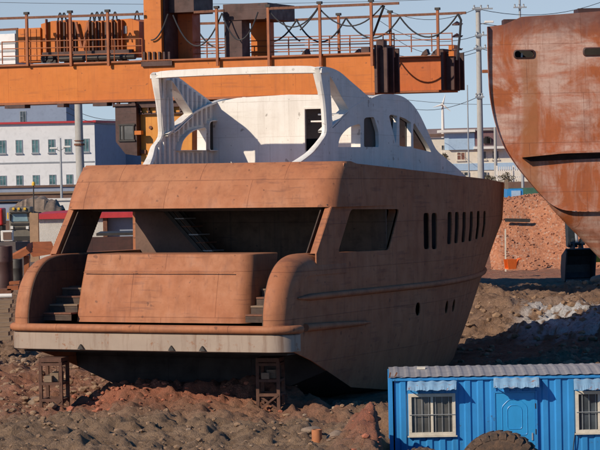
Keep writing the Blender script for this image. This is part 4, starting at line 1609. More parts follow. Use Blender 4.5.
def strip(za, zb_, xa, xb):
    xx = [x for x in xs_ if xa - 1e-6 <= x <= xb + 1e-6]
    mb.grid([[(x, corr(x), za) for x in xx], [(x, corr(x), zb_) for x in xx]])
strip(.1, Ht - .06, .09, wx0)
strip(.1, wz0, wx0, wx1); strip(wz1, Ht - .06, wx0, wx1)
strip(.1, Ht - .06, wx1, dx0)
strip(dz1, Ht - .06, dx0, dx1)
strip(.1, Ht - .06, dx1, vx0)
strip(.1, wz0, vx0, vx1); strip(wz1, Ht - .06, vx0, vx1)
strip(.1, Ht - .06, vx1, LEN)
# side and back walls
for x in (.03, LEN - .03):
    ys_ = [i * .06 for i in range(1, 40)]
    mb.grid([[(x + (corr(y) if x < 1 else -corr(y)), y, .1) for y in ys_], [(x + (corr(y) if x < 1 else -corr(y)), y, Ht - .06) for y in ys_]])
mb.box((.05, DEP - .05, .1), (LEN - .05, DEP, Ht - .06))
mb.build('wall', M['blue'], cabin)
mb = MB()
for x in (0, LEN - .09):
    for y in (-.03, DEP - .06):
        mb.box((x, y, 0), (x + .09, y + .09, Ht))
mb.box((.092, -.028, Ht - .07), (LEN - .092, .05, Ht - .002)); mb.box((.092, -.028, 0), (LEN - .092, .05, .12))
mb.box((0.002, .062, Ht - .07), (.06, DEP - .062, Ht - .002)); mb.box((.002, .062, 0), (.06, DEP - .062, .12))
mb.build('corner_frame', M['blue'], cabin, bevel=.006)
# ribbed roof: low ridge
mb = MB()
rows = []
nx = int((LEN + .2) / .05)
for y, z in ((-.06, Ht + .015), (0.6, Ht + .05), (DEP / 2, Ht + .085), (DEP + .06, Ht + .04)):
    row = []
    for i in range(nx + 1):
        x = .02 + i * .05
        u = (x % .25) / .25
        row.append((x, y, z + (.014 if u > .6 else 0)))
    rows.append(row)
mb.grid(rows)
rf = mb.build('roof', M['roofgrey'], cabin)
rx = K(412, 367.5, 1.9)[0]
MB().box((K(417, 367, 1.2)[0], 1.15, Ht + .09), (K(425, 367, 1.2)[0], 1.4, Ht + .14)).build('roof_scrap', M['frame'], rf)
for k, px in enumerate((388.3, 393.5)):
    x_, _ = K(px, 372)
    MB().bar((x_ + .02, .02, Ht), (x_ + .05 + .03 * k, .02, Ht + .13), .035).build('lifting_lug', M['rustbar'], cabin)
# windows
def cab_window(x0, x1, z0, z1, glass, panes=2):
    w_ = MB()
    t = .075
    w_.box((x0, -.045, z0), (x1, .04, z0 + t)); w_.box((x0, -.045, z1 - t), (x1, .04, z1))
    w_.box((x0, -.045, z0 + t), (x0 + t, .04, z1 - t)); w_.box((x1 - t, -.045, z0 + t), (x1, .04, z1 - t))
    xm = (x0 + x1) / 2
    w_.box((xm - .03, -.035, z0 + t), (xm + .03, .035, z1 - t))
    win_ = w_.build('window', M['frame'], cabin, bevel=.005)
    for a, b2 in ((x0 + t, xm - .03), (xm + .03, x1 - t)):
        MB().box((a, .012, z0 + t), (b2, .02, z1 - t)).build('pane', glass, win_)
    mb = MB()
    for k in range(1, 7):
        x = x0 + (x1 - x0) * k / 7
        if abs(x - xm) > .04:
            mb.tube([(x, -.02, z0 + t), (x, -.02, z1 - t)], .008, 5)
    mb.tube([(x0 + .02, -.055, (z0 + z1) / 2), (x1 - .02, -.055, (z0 + z1) / 2)], .009, 5)
    mb.build('security_bar', M['steelgrey'], win_)
    mb = MB()
    mb.box((x0 - .03, -.075, z0 - .03), (x1 + .03, -.0, z0 - .002))
    mb.build('sill', M['frame'], win_)
cab_window(wx0, wx1, wz0, wz1, M['dusty'])
cab_window(vx0, vx1, wz0, wz1, M['glass'])
MB().box((vx0 + .08, .024, wz0 + .38), (vx1 - .08, .04, wz1 - .02)).build('curtain', M['curtain'], cabin)
# door with pressed panel
d_ = MB().box((dx0 + .05, -.012, .12), (dx1 - .05, .03, dz1 - .04)).build('door', M['bluedoor'], cabin, bevel=.005)
mb = MB()
mb.box((dx0, -.03, .1), (dx0 + .048, .045, dz1)); mb.box((dx1 - .048, -.03, .1), (dx1, .045, dz1)); mb.box((dx0 + .05, -.03, dz1 - .038), (dx1 - .05, .045, dz1))
mb.build('door_frame', M['blue'], cabin)
xm = (dx0 + dx1) / 2 - .02
def arch(wd, z0, z1, ch):
    return rounded([(xm - wd, z0), (xm + wd, z0), (xm + wd, z1 - ch), (xm + wd - ch, z1), (xm - wd + ch, z1), (xm - wd, z1 - ch)], .06, 3)
mb = MB()
za_, zb2_ = dz1 - 1.02, dz1 - .20
for wd, z0, z1, ch in ((.29, za_, zb2_, .16), (.17, za_ + .14, zb2_ - .13, .08), (.29, za_ - .85, za_ - .10, .02)):
    pts = arch(wd, z0, z1, ch)
    mb.tube([(x, -.012, z) for x, z in pts + pts[:2]], .012, 6)
mb.build('pressed_panel', M['bluedoor'], d_, smooth=50)
MB().box((dx1 - .14, -.035, dz1 - 1.15), (dx1 - .11, -.013, dz1 - .98)).build('handle', M['steelgrey'], d_)
mb = MB()
for dz in (.35, .95, 1.6):
    mb.tube([(dx1 - .045, -.035, dz1 - dz - .06), (dx1 - .045, -.035, dz1 - dz + .06)], .012, 6)
mb.build('hinge', M['darksteel'], d_)
# awnings
def awning(px0, px1, pyt, pyb, seed):
    (xa, z1), (xb, _) = K(px0, pyt), K(px1, pyt)
    z0 = K(px0, pyb, -.34)[1]
    rnd = random.Random(seed)
    mb = MB()
    rows = [[], [], []]
    n = 48
    for i in range(n + 1):
        x = xa + (xb - xa) * i / n
        wv = .012 * math.sin(i / n * 2 * math.pi * 4.5)
        j = rnd.uniform(-.008, .008)
        rows[0].append((x + .01, -.03 + wv * .3, z1 + wv))
        rows[1].append((x, -.2 + wv * .3, (z1 + z0) / 2 + wv + .02))
        rows[2].append((x - .01, -.36 + wv * .3, z0 + wv + j))
    mb.grid(rows)
    o = mb.build('awning', M['awning'], cabin)
    md = o.modifiers.new('thick', 'SOLIDIFY'); md.thickness = .006
    mb = MB()
    for x in (xa + .04, xb - .04):
        mb.bar((x, -.0, z0 - .02), (x, -.33, z0 + .03), .02)
    mb.build('awning_bracket', M['rustbar'], o)
awning(407, 456, 381.5, 390.5, 1)
awning(493, 538.5, 378, 388, 2)
awning(573, 622, 379, 390, 3)
mb = MB()
xa, za = K(575, 432); xb, zb_ = K(573, 450)
mb.tube([(xa, -.04, za), (xa - .03, -.05, za - .2), (xb, -.04, zb_), (xb + .05, -.05, zb_ - .4)], .012, 5)
mb.build('drain_hose', M['cable'], cabin)

# ------------------------------------------------------------------ tyres
def tyre(px, ytop, Rr, wd, Y, label, yaw=0, lean=0):
    top = P(px, ytop, Y)
    root = empty('loader_tyre', (top.x, Y, top.z - 2 * Rr), label, 'tyre', None, rz=yaw)
    mb = MB()
    ri = Rr * .50
    prof = [(ri, -wd * .38), (ri + .05, -wd * .46), (Rr * .78, -wd * .5), (Rr * .90, -wd * .47), (Rr * .945, -wd * .40), (Rr * .955, 0), (Rr * .945, wd * .40), (Rr * .90, wd * .47), (Rr * .78, wd * .5), (ri + .05, wd * .46), (ri, wd * .38), (ri, -wd * .38)]
    mb.lathe(prof, (0, 0, Rr), 'Y', 56)
    mb.build('carcass', M['tyre'], root, smooth=35)
    mb = MB()
    n = 30
    for k in range(n):
        for sd in (-1, 1):
            a = 2 * math.pi * (k + (.5 if sd > 0 else 0)) / n
            da, db = .055, .075
            def pt(r_, an, y):
                return (r_ * math.cos(an), y, Rr + r_ * math.sin(an))
            off_ = .07
            ys0, ys1 = sd * wd * .505, sd * wd * .03
            vs = [pt(Rr * .85, a - db, ys0), pt(Rr * .85, a + db, ys0), pt(Rr * .99, a + da, ys0 * .95), pt(Rr * .99, a - da, ys0 * .95),
                  pt(Rr * .90, a - db + off_, ys1), pt(Rr * .90, a + db + off_, ys1), pt(Rr, a + da + off_, ys1), pt(Rr, a - da + off_, ys1)]
            mb.add(vs, [(0, 1, 2, 3), (7, 6, 5, 4), (0, 4, 5, 1), (1, 5, 6, 2), (2, 6, 7, 3), (3, 7, 4, 0)])
    mb.build('tread', M['tyre'], root)
    mb = MB()
    mb.lathe([(ri * 1.02, -wd * .3), (ri * .96, -wd * .34), (ri * .9, -wd * .15), (ri * .5, -wd * .1), (.05, -wd * .12), (.05, wd * .1), (ri * .9, wd * .1), (ri * 1.02, wd * .3)], (0, 0, Rr), 'Y', 40)
    mb.build('rim', M['rustbar'], root, smooth=35)
    return root
tyre(500, 431, .97, .62, 54.0, 'large muddy loader tyre standing in front of the blue cabin door', R(-8))
tyre(422, 447.5, .72, .42, 53.6, 'smaller muddy tyre below the left window of the blue cabin', R(6))

# ------------------------------------------------------------------ foreground stones and pipe
def boulder(px, py, r, Y, label, seed, name='boulder', mat='boulder'):
    p = P(px, py, Y)
    vs, fs = rock_verts(r, seed, 3)
    z0 = gz(p.x, Y)
    o = mesh_obj(name, vs, fs, M[mat], None, 50)
    bm = bmesh.new(); bm.from_mesh(o.data)
    for v in bm.verts:
        pass
    bmesh.ops.smooth_vert(bm, verts=bm.verts, factor=.8, use_axis_x=True, use_axis_y=True, use_axis_z=True)
    bm.to_mesh(o.data); bm.free()
    o.location = (p.x, Y, z0 + r * .35)
    tag(o, label, 'stone')
    return o
M['boulder'] = simple('boulder', (.26, .19, .14), .95, 0, .4, 4, bump=.02)
boulder(336, 443, .32, 55.6, 'large round pale stone at the bottom centre edge, beside the short clay pipe', 1)
boulder(312, 436, .20, 57.2, 'small stone standing just left of the short clay pipe', 2)
boulder(36, 393, .30, 66, 'reddish stone lying left of the port side trestle', 3)
p = P(317, 446, 55.3)
mb = MB()
mb.lathe([(.0, 0), (.115, 0), (.115, .5), (.09, .5), (.09, .1), (0, .1)], (0, 0, 0), 'Z', 20)
o = mb.build('clay_pipe', simple('clay', (.45, .17, .07), .8, 0, .25, 6), None, smooth=40)
o.location = (p.x, 55.3, gz(p.x, 55.3) - .1)
tag(o, 'short upright orange clay pipe stub in the foreground soil', 'pipe')

# ------------------------------------------------------------------ brick rubble bank at the right
def rubble_bank():
    xs = np.arange(0, 34, .11); ys = np.arange(0, 13, .13)
    X, Y = np.meshgrid(xs, ys)
    x0, y0 = 9.8, 127.0
    prof = sstep(0, 5.5, Y + (fbm(X / 2.5, Y / 2, 3, 8) - .5) * 1.2)
    toph = 3.55 + .35 * sstep(0, 4, X) + (fbm(X / 2.3, Y * 0 + 3, 3, 13) - .5) * .15
    Z = prof * toph * (1 - .25 * sstep(9, 13, Y)) * sstep(-.6, .5, X)
    Z += (fbm(X / .3, Y / .3, 4, 23, .62) - .5) * .16
    Z -= .15
    verts = [(x, y, z) for x, y, z in zip((X + x0).ravel(), (Y + y0).ravel(), Z.ravel())]
    nx, ny = len(xs), len(ys)
    faces = [(j * nx + i, j * nx + i + 1, (j + 1) * nx + i + 1, (j + 1) * nx + i) for j in range(ny - 1) for i in range(nx - 1)]
    m, nt, b = mat_new('brick_rubble', (.4, .18, .1), .95)
    q = NB(nt)
    v = q.coord((1, .6, 1))
    vo = q.n('ShaderNodeTexVoronoi')
    vo.inputs['Scale'].default_value = 11
    q.l(v, vo.inputs['Vector'])
    sp = q.n('ShaderNodeSeparateColor')
    q.l(vo.outputs['Color'], sp.inputs[0])
    c = q.ramp(sp.outputs[0], [(0, (.24, .085, .045)), (.35, (.36, .14, .07)), (.7, (.44, .185, .10)), (.9, (.34, .18, .12)), (1, (.46, .30, .22))])
    c = q.mix(q.ramp(q.noise(v, .7, 5, .6), [(.4, 0.0), (.65, .6)]), c, (.37, .155, .08))
    q.l(c, b.inputs['Base Color'])
    q.l(q.bump(vo.outputs['Distance'], .5, .04), b.inputs['Normal'])
    o = mesh_obj('brick_rubble_heap', verts, faces, m, None, None)
    o.data.shade_smooth()
    tag(o, 'long heap of broken red brick behind the orange crate, running under the big ship', 'brick heap')
    # individual broken bricks as loose stuff
    rnd = random.Random(5)
    mb = MB()
    for i in range(3800):
        gx, gy = rnd.uniform(0, 20), rnd.uniform(0, 7.5)
        ix, iy = int(gx / .11), int(gy / .13)
        z = Z[iy, ix]
        c_ = Vector((gx + x0, gy + y0, z + .03))
        a = Vector((rnd.uniform(-1, 1), rnd.uniform(-1, 1), rnd.uniform(-.5, .5))).normalized() * rnd.uniform(.04, .10)
        mb.bar(c_ - a, c_ + a, .08, .05)
    o = mb.build('broken_bricks', simple('loose_brick', (.44, .19, .11), .9, 0, .4, 1.1))
    tag(o, 'loose broken bricks covering the face of the brick heap', 'bricks', None, 'stuff')
rubble_bank()
# plank on the heap
p0, p1 = P(505, 220, 130.3), P(530, 220.5, 130.3)
tag(MB().bar(p0, p1, .12, .18).build('plank', M['darksteel']), 'dark plank lying along the brick heap beside the yacht bow', 'plank')
# light post at the bow
p0, p1 = P(505.3, 229, 126), P(505.3, 255, 126)
tag(MB().bar((p0.x, 126, p0.z), (p1.x, 126, -.1), .07).build('marker_post', M['frame']), 'thin pale upright post at the foot of the brick heap, beside the bow', 'post')

# orange crate
p = P(508, 269, 121)
cr_ = empty('orange_skip', (p.x + .12, 121, max(gz(p.x, 121), p.z)), 'small bright orange open bin on the soil between the bow and the brick heap', 'bin', rz=R(20))
mb = MB()
cr_.scale = (.72, .72, .95)
a_ = [(-.28, .0), (.28, .0), (.36, .5), (-.36, .5)]
mb.prism(a_, lambda u, v, t: (u, t, v), -.3, -.26)
mb.prism(a_, lambda u, v, t: (u, t, v), .26, .3)
mb.box((-.27, -.26, 0), (.27, .26, .04))
mb.build('body', M['neon'], cr_)
mb = MB()
mb.prism([(.28, 0), (.32, 0), (.52, .42), (.74, .5), (.7, .54), (.46, .47)], lambda u, v, t: (u, t, v), -.24, .24)
mb.build('chute', M['neon'], cr_)

# excavator bucket and arm
bo = P(578, 281, 116)
ex = empty('excavator_arm', (bo.x, 116, bo.z), 'dark excavator bucket on its arm resting on the soil under the big ship', 'excavator bucket', rz=R(8))
kk = 116 / FPX
mb = MB()
W2 = 15 * kk
prof = [(0, 0.02), (-.55, .05), (-.75, .35), (-.7, .8), (-.45, 1.25), (.25, 1.55), (.35, 1.5), (-.35, 1.15), (-.58, .75), (-.6, .4), (-.45, .16), (.0, .12)]
mb.prism([(-u, v) for u, v in prof], lambda u, v, t: (t, u - .3, v), -W2, W2)
for sx in (-1, 1):
    mb.prism([(.62, .1), (.7, .6), (.5, 1.2), (-.3, 1.52), (-.42, 1.35), (-.05, .02)], lambda u, v, t: (t, u - .3, v), sx * W2 - .03, sx * W2 + .03)
bk = mb.build('bucket', M['bucket'], ex)
for k in range(5):
    x = -W2 + .1 + k * (2 * W2 - .2) / 4
    MB().prism([(x - .06, .05), (x + .06, .05), (x + .02, -.2), (x - .02, -.2)], lambda u, v, t: (u, t, v), -.36, -.26).build('tooth', M['steelgrey'], bk)
mb = MB()
for sx in (-.2, .2):
    mb.prism([(-.1, 1.3), (.75, 1.35), (.6, 1.9), (.2, 2.0)], lambda u, v, t: (t, u - .2, v), sx - .04, sx + .04)
mb.tube([(-.35, .0, 1.75), (.35, .0, 1.75)], .09, 10)
mb.build('linkage', M['bucket'], ex)
mb = MB()
mb.prism([(-.25, 1.55), (.2, 1.6), (.45, 3.6), (.1, 3.9), (-.25, 3.2)], lambda u, v, t: (t - .15, u + .5, v), -.22, .22)
mb.build('dipper_arm', M['bucket'], ex)
mb = MB()
mb.tube([(-.05, -.1, 1.8), (-.1, .05, 3.3)], .07, 8); mb.tube([(-.1, .05, 3.1), (-.12, .1, 4.0)], .11, 8)
mb.build('hydraulic_ram', M['steelgrey'], ex)
bp = P(596, 246, 117)
hp = empty('site_drum', (P(598, 262, 118).x, 118, P(598, 262, 118).z), 'small yellow plastic drum beside the excavator bucket', 'drum')
MB().lathe([(0, 0), (.22, 0), (.24, .1), (.24, .5), (.15, .66), (.07, .7), (.07, .78), (0, .78)], (0, 0, 0), 'Z', 16).build('body', M['yellow'], hp, smooth=40)
MB().lathe([(0, .78), (.08, .78), (.08, .84), (0, .84)], (0, 0, 0), 'Z', 12).build('cap', M['whitepaint'], hp)
p = P(597, 290, 112)
boulder(600, 292, .5, 110, 'grey concrete lump at the right edge below the excavator bucket', 9, 'concrete_lump')

# ------------------------------------------------------------------ buildings on the left
def pbox(px0, pyt, px1, pyb, Y, depth, mb=None, dy=0):
    """box whose near face covers the given patch when seen from the eye, standing at distance Y"""
    a, b = P(px0, pyb, Y), P(px1, pyt, Y)
    mb = mb or MB()
    return mb.box((a.x, Y + dy, a.z), (b.x, Y + dy + depth, b.z))

YW = 235.0
yw0 = P(95, 155, YW)
wb = empty('white_building', (yw0.x, YW, 0), 'long white two storey building with a red roof edge, behind the truck at the left', 'building')
zT, zB = P(50, 123.3, YW).z, 0
xL, xR = P(-190, 150, YW).x, P(95, 150, YW).x
mb = MB()
mb.box((xL, YW, zB), (xR, YW + 14, zT))
wall = mb.build('wall', M['white_wall'], wb, world=True)
# gable side of the white building, its shade put into the wall colour
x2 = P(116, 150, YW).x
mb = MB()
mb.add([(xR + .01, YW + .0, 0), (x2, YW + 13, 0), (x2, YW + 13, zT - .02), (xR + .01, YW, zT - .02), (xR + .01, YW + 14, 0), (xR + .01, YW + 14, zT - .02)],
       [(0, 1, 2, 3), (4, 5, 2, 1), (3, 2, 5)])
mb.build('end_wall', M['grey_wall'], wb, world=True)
mb = MB()
mb.box((xL, YW - .25, zT), (xR + .15, YW + 14, zT + .18))
mb.bar((xR, YW - .1, zT + .1), (x2 + .1, YW + 13.1, zT + .1), .3, .22)
mb.build('roof_edge', M['redtrim'], wb, world=True)
def bwindow(px, pyt, pyb, wpx, Y, root, glass='glassgreen', sill=True, fr='white_wall'):
    a, b = P(px - wpx / 2, pyb, Y), P(px + wpx / 2, pyt, Y)
    f = MB()
    t = (b.x - a.x) * .09
    f.box((a.x, Y - .05, a.z), (a.x + t, Y - .003, b.z)); f.box((b.x - t, Y - .05, a.z), (b.x, Y - .003, b.z))
    f.box((a.x + t, Y - .05, b.z - t), (b.x - t, Y - .003, b.z)); f.box((a.x + t, Y - .05, a.z), (b.x - t, Y - .003, a.z + t))
    f.box(((a.x + b.x) / 2 - t * .4, Y - .045, a.z + t), ((a.x + b.x) / 2 + t * .4, Y - .003, b.z - t))
    o = f.build('window', M[fr], root, world=True)
    MB().box((a.x + t, Y - .02, a.z + t), (b.x - t, Y - .004, b.z - t)).build('pane', M[glass], o, world=False)
    # reparent pane coordinates (world -> local of the thing)
    return o
def bwindow2(px, pyt, pyb, wpx, Y, root, glass='glassgreen', fr='steelgrey'):
    a, b = P(px - wpx / 2, pyb, Y), P(px + wpx / 2, pyt, Y)
    rl = root.matrix_world.translation
    t = (b.x - a.x) * .09
    A = (a.x - rl.x, a.z - rl.z); B_ = (b.x - rl.x, b.z - rl.z); y = Y - rl.y
    f = MB()
    f.box((A[0], y - .05, A[1]), (A[0] + t, y - .003, B_[1])); f.box((B_[0] - t, y - .05, A[1]), (B_[0], y - .003, B_[1]))
    f.box((A[0] + t, y - .05, B_[1] - t), (B_[0] - t, y - .003, B_[1])); f.box((A[0] + t, y - .05, A[1]), (B_[0] - t, y - .003, A[1] + t))
    xm = (A[0] + B_[0]) / 2
    f.box((xm - t * .4, y - .045, A[1] + t), (xm + t * .4, y - .003, B_[1] - t))
    f.box((A[0] + t, y - .042, A[1] * .4 + B_[1] * .6), (xm - t * .4, y - .003, A[1] * .4 + B_[1] * .6 + t * .6))
    o = f.build('window', M[fr], root)
    MB().box((A[0] + t, y - .022, A[1] + t), (B_[0] - t, y - .0035, B_[1] - t)).build('pane', M[glass], o)
    MB().box((A[0] - .05, y - .12, A[1] - .1), (B_[0] + .05, y - .003, A[1] - .003)).build('sill', M[fr], o)
    return o
for px in (-31, -14.5, 2.5, 19, 35.2, 51.5, 68, 85.8):
    bwindow2(px, 140.2 - px * .02, 153.7 - px * .02, 6.6, YW, wb)
for px in (-31, -14, 3, 19.5, 36, 52.5, 69.5, 87):
    bwindow2(px, 175.6 - px * .02, 185.8 - px * .02, 6.6, YW, wb)
mb = MB()
z1 = P(50, 163, YW).z
mb.box((xL, YW - .05, z1), (xR - .1, YW - .003, z1 + .12))
mb.build('wall_cable', M['steelgrey'], wb, world=True)

YG = 262.0
gbp = P(30, 115, YG)
gb = empty('grey_building', (gbp.x, YG, 0), 'grey blue building rising behind the white one, seen below the crane girder', 'building')
a, b = P(-120, 101, YG), P(66, 101, YG)
MB().box((a.x, YG, 0), (b.x, YG + 10, a.z + 2.2)).build('wall', M['grey_wall'], gb, world=True)
MB().box((a.x - .2, YG - .2, a.z + 2.2), (b.x + .2, YG + 10.2, a.z + 2.5)).build('roof_edge', M['steelgrey'], gb, world=True)
bwindow2(23, 111, 124.5, 6, YG, gb, 'glass')
# lower grey buildings between the white one and the crane leg
YG2 = 250.0
g3 = empty('grey_shed', (P(112, 180, YG2).x, YG2, 0), 'grey blue shed wall with dark door, between the white building and the crane leg', 'shed')
a, b = P(90, 122.5, YG2), P(215, 122.5, YG2)
MB().box((a.x, YG2, 0), (b.x, YG2 + 8, a.z)).build('wall', M['grey_wall'], g3, world=True)
bwindow2(110.5, 142, 162, 5.5, YG2, g3, 'glass')
pbox(104, 139.5, 108, 141.3, YG2, -.5).build('lamp', M['whitepaint'], g3, world=True)
pbox(105.5, 160, 111, 162.5, YG2, -.4).build('ledge', M['whitepaint'], g3, world=True)

# yard walls in front of the white building
def yard_wall(name, px0, pyt, px1, Y, mat, label, cat='wall', cap=None):
    a, b = P(px0, pyt, Y), P(px1, pyt, Y)
    r_ = empty(name, (a.x, Y, 0), label, cat)
    z = (a.z + b.z) / 2
    MB().box((a.x, Y, -.2), (b.x, Y + .4, z)).build('wall', M[mat], r_, world=True)
    MB().box((a.x - .1, Y - .12, z), (b.x + .1, Y + .5, z + .18)).build('coping', M[cap or mat], r_, world=True)
    return r_
yard_wall('yard_wall', -60, 187, 175, 222, 'grey_wall', 'long grey blue wall running below the windows of the white building', cap='brown')
yard_wall('yard_wall', -60, 193.6, 175, 205, 'brown', 'low brown earth coloured wall in front of the grey blue wall', cap='timber')
yard_wall('yard_wall', 30, 200.3, 120, 190, 'whitepaint', 'short white wall behind the truck load')
sh = empty('low_shed', (P(0, 205, 186).x, 186, 0), 'low dark blue grey shed at the far left above the red vehicle', 'shed')
pbox(-60, 203, 29, 222, 186, 5).build('wall', M['grey_wall'], sh, world=True)
pbox(-60, 200.5, 30, 203, 186, 5.2, dy=-.2).build('roof', M['darksteel'], sh, world=True)

# truck with a heaped load
YT = 165.0
tp = P(25, 240, YT)
tk = empty('lorry', (tp.x, YT, 0), 'olive lorry facing the camera with amber roof lamps and a heaped load behind', 'lorry')
kk = YT / FPX
def tb(px0, pyt, px1, pyb, y0, y1, mb=None):
    a, b = P(px0, pyb, YT), P(px1, pyt, YT)
    mb = mb or MB()
    return mb.box((a.x, YT + y0, a.z), (b.x, YT + y1, b.z))
tb(9.5, 207, 30.5, 240, 0, 1.9).build('cab', M['truck'], tk, world=True, bevel=.08)
mb = MB()
a, b = P(11.5, 221.5, YT), P(28, 213.5, YT)
mb.add([(a.x, YT - .03, a.z), (b.x, YT - .03, a.z), (b.x - .08, YT - .008, b.z), (a.x + .08, YT - .008, b.z)], [(0, 1, 2, 3)])
mb.build('windscreen', simple('sky_glass', (.20, .30, .34), .15, 0, .3, 3), tk, world=True)
for px in (13.6, 18.8, 25):
    tb(px - 1.2, 207.5, px + 1.2, 210, -.12, .1).build('roof_lamp', M['yellow'], tk, world=True, bevel=.02)
mb = MB(); tb(10, 211.5, 29.5, 213, -.3, .02, mb); tb(11, 223, 29, 225, -.08, -.01, mb); tb(11, 227, 29, 229, -.08, -.01, mb)
mb.build('visor', M['darksteel'], tk, world=True)
for px in (12, 27.5):
    tb(px - 1.3, 226, px + 1.3, 229, -.14, -.03).build('headlight', M['whitepaint'], tk, world=True)
for px in (8.2, 31.2):
    tb(px - .6, 212.5, px + .6, 219, -.25, -.1).build('mirror', M['yellow'], tk, world=True)
tb(9, 236, 31, 241, -.15, .3).build('bumper', M['darksteel'], tk, world=True)
for sx in (11, 29):
    for yy in (1.0, 5.0):
        x_ = P(sx, 240, YT).x
        MB().lathe([(0, -.15), (.5, -.15), (.55, -.1), (.55, .1), (.5, .15), (0, .15)], (x_, YT + yy, .5), 'X', 20).build('wheel', M['darksteel'], tk, world=True)
mb = MB()
rnd = random.Random(2)
rows = []
for i in range(24):
    px = 6 + 52 * i / 23
    top = interp(px, [(6, 209), (14, 203), (24, 199.5), (40, 200), (50, 204), (58, 211)]) + rnd.uniform(-.5, .5)
    a = P(px, top, YT)
    zb_ = P(px, 221, YT).z
    rows.append([(a.x, YT + 2.0, zb_), (a.x, YT + 2.3 + rnd.uniform(-.1, .1), (a.z + zb_) / 2), (a.x, YT + 3 + rnd.uniform(-.2, .2), a.z), (a.x, YT + 5, a.z + rnd.uniform(-.1, .2)), (a.x, YT + 6.5, zb_)])
mb.grid(rows)
mb.build('load', M['tarp'], tk, world=True, smooth=40)
tb(7, 220, 57, 232, 1.95, 6.6).build('cargo_bed', M['truck'], tk, world=True)
rt = empty('red_vehicle', (P(-3, 238, 168).x, 168, 0), 'red vehicle cab cut off by the left edge, beside the olive lorry', 'vehicle')
pbox(-22, 208.5, 2.2, 226, 168, 2.2).build('body', M['red'], rt, world=True, bevel=.1)
pbox(-20, 210.5, -1, 216.5, 168, .02, dy=-.03).build('windscreen', M['glass'], rt, world=True)
pbox(-22, 226, 2.2, 236, 168, 2.0).build('chassis', M['darksteel'], rt, world=True)
for px in (-19, -1):
    MB().lathe([(0, -.15), (.5, -.15), (.5, .15), (0, .15)], (P(px, 238, 168).x, 169, .5), 'X', 18).build('wheel', M['darksteel'], rt, world=True)

# orange beacon post
p1, p0 = P(33.5, 185.5, 130), P(33.5, 240, 130)
bp = empty('beacon_post', (p0.x, 130, 0), 'thin dark post with an orange beacon on top, beside the lorry', 'post')
MB().tube([(p0.x, 130, 0), (p1.x, 130, p1.z)], .035, 6).build('pole', M['darksteel'], bp, world=True)
MB().lathe([(0, 0), (.09, .0), (.09, .12), (.05, .2), (0, .2)], (p1.x, 130, p1.z), 'Z', 12).build('beacon', M['yellow'], bp, world=True)

# white panel cabin with red roof edge, seen left of and through the yacht cockpit
YC = 118.0
wc0 = P(70, 250, YC)
wcab = empty('panel_cabin', (wc0.x, YC, 0), 'white ribbed panel cabin with a red roof edge, seen through the yacht cockpit', 'cabin')
a, b = P(36.5, 214, YC), P(103, 214, YC)
ztop = P(70, 218.5, YC).z
mb = MB()
n = 60
xx = [a.x + (b.x - a.x) * i / (n * 4) for i in range(n * 4 + 1)]
mb.grid([[(x, YC + (.02 if (i % 4) < 2 else 0), .0) for i, x in enumerate(xx)], [(x, YC + (.02 if (i % 4) < 2 else 0), ztop) for i, x in enumerate(xx)]])
mb.box((a.x, YC + .05, 0), (b.x, YC + 5, ztop))
mb.build('wall', M['whitepaint'], wcab, world=True)
a2, b2 = P(34.5, 214, YC), P(146, 211.5, YC)
zr2 = P(80, 213, YC).z
mb = MB()
mb.box((a2.x, YC - .2, ztop), (b2.x, YC + 5.2, ztop + .06))
xm_ = P(58, 210, YC).x
mb.add([(a2.x, YC - .2, ztop + .06), (b2.x, YC - .2, ztop + .06), (b2.x, YC - .2, zr2), (xm_, YC - .2, zr2 + .02), (a2.x, YC - .2, ztop + .22),
        (a2.x, YC + 5.2, ztop + .06), (b2.x, YC + 5.2, ztop + .06), (b2.x, YC + 5.2, zr2), (xm_, YC + 5.2, zr2 + .02), (a2.x, YC + 5.2, ztop + .22)],
       [(0, 1, 2, 3, 4), (5, 6, 7, 8, 9), (4, 3, 8, 9), (3, 2, 7, 8), (1, 6, 7, 2)])
mb.build('roof', M['redtrim'], wcab, world=True)
gx0, gx1 = P(107, 215, YC), P(150, 215, YC)
MB().box((gx0.x, YC + .4, 0), (gx1.x, YC + 4.9, ztop - .01)).build('grey_wall', M['grey_wall'], wcab, world=True)
MB().box((gx0.x - .2, YC - .05, 0), (gx0.x, YC + .2, ztop)).build('corner_post', M['rustbar'], wcab, world=True)
dk = empty('steel_bin', (P(110, 250, 104).x, 104, 0), 'dark brown open steel bin in front of the white panel cabin', 'bin')
pbox(84.5, 236, 148, 268, 104, .1).build('front', M['maroon_and_shade'], dk, world=True)
pbox(96, 232.5, 140, 236, 104, 2.4, dy=.11).build('rim', M['darksteel'], dk, world=True)
pbox(84.5, 236, 87, 268, 104, 2.5, dy=.11).build('side', M['maroon_and_shade'], dk, world=True)

# tan steel post and orange scrap pile at the left
tp_ = P(33.5, 240, 96)
ts = tag(pbox(30.5, 213, 38, 262, 96, .3).build('steel_upright', M['brown'] if False else simple('tan_upright', (.40, .25, .15), .85, 0, .3, 3), None), 'tan upright steel beam at the left edge of the white panel cabin', 'beam')
yl = 92.0
os_ = empty('scrap_trough', (P(35, 255, yl).x, yl, 0), 'folded orange steel trough leaning over the yard clutter at the left', 'scrap')
mb = MB()
A_ = [P(12, 256, yl), P(26, 248.5, yl), P(31, 246.5, yl + 1), P(50, 246, yl + 1), P(53, 254, yl), P(33, 257, yl - .3), P(30, 253, yl), P(14, 262, yl)]
mb.add([A_[0], A_[1], A_[6], A_[7], A_[0] + Vector((0, .1, .08)), A_[1] + Vector((0, .1, .08)), A_[6] + Vector((0, .1, .08)), A_[7] + Vector((0, .1, .08))],
       [(0, 1, 2, 3), (4, 5, 6, 7), (0, 1, 5, 4), (1, 2, 6, 5), (2, 3, 7, 6), (3, 0, 4, 7)])
mb.build('chute', M['orange2'], os_, world=True)
mb = MB()
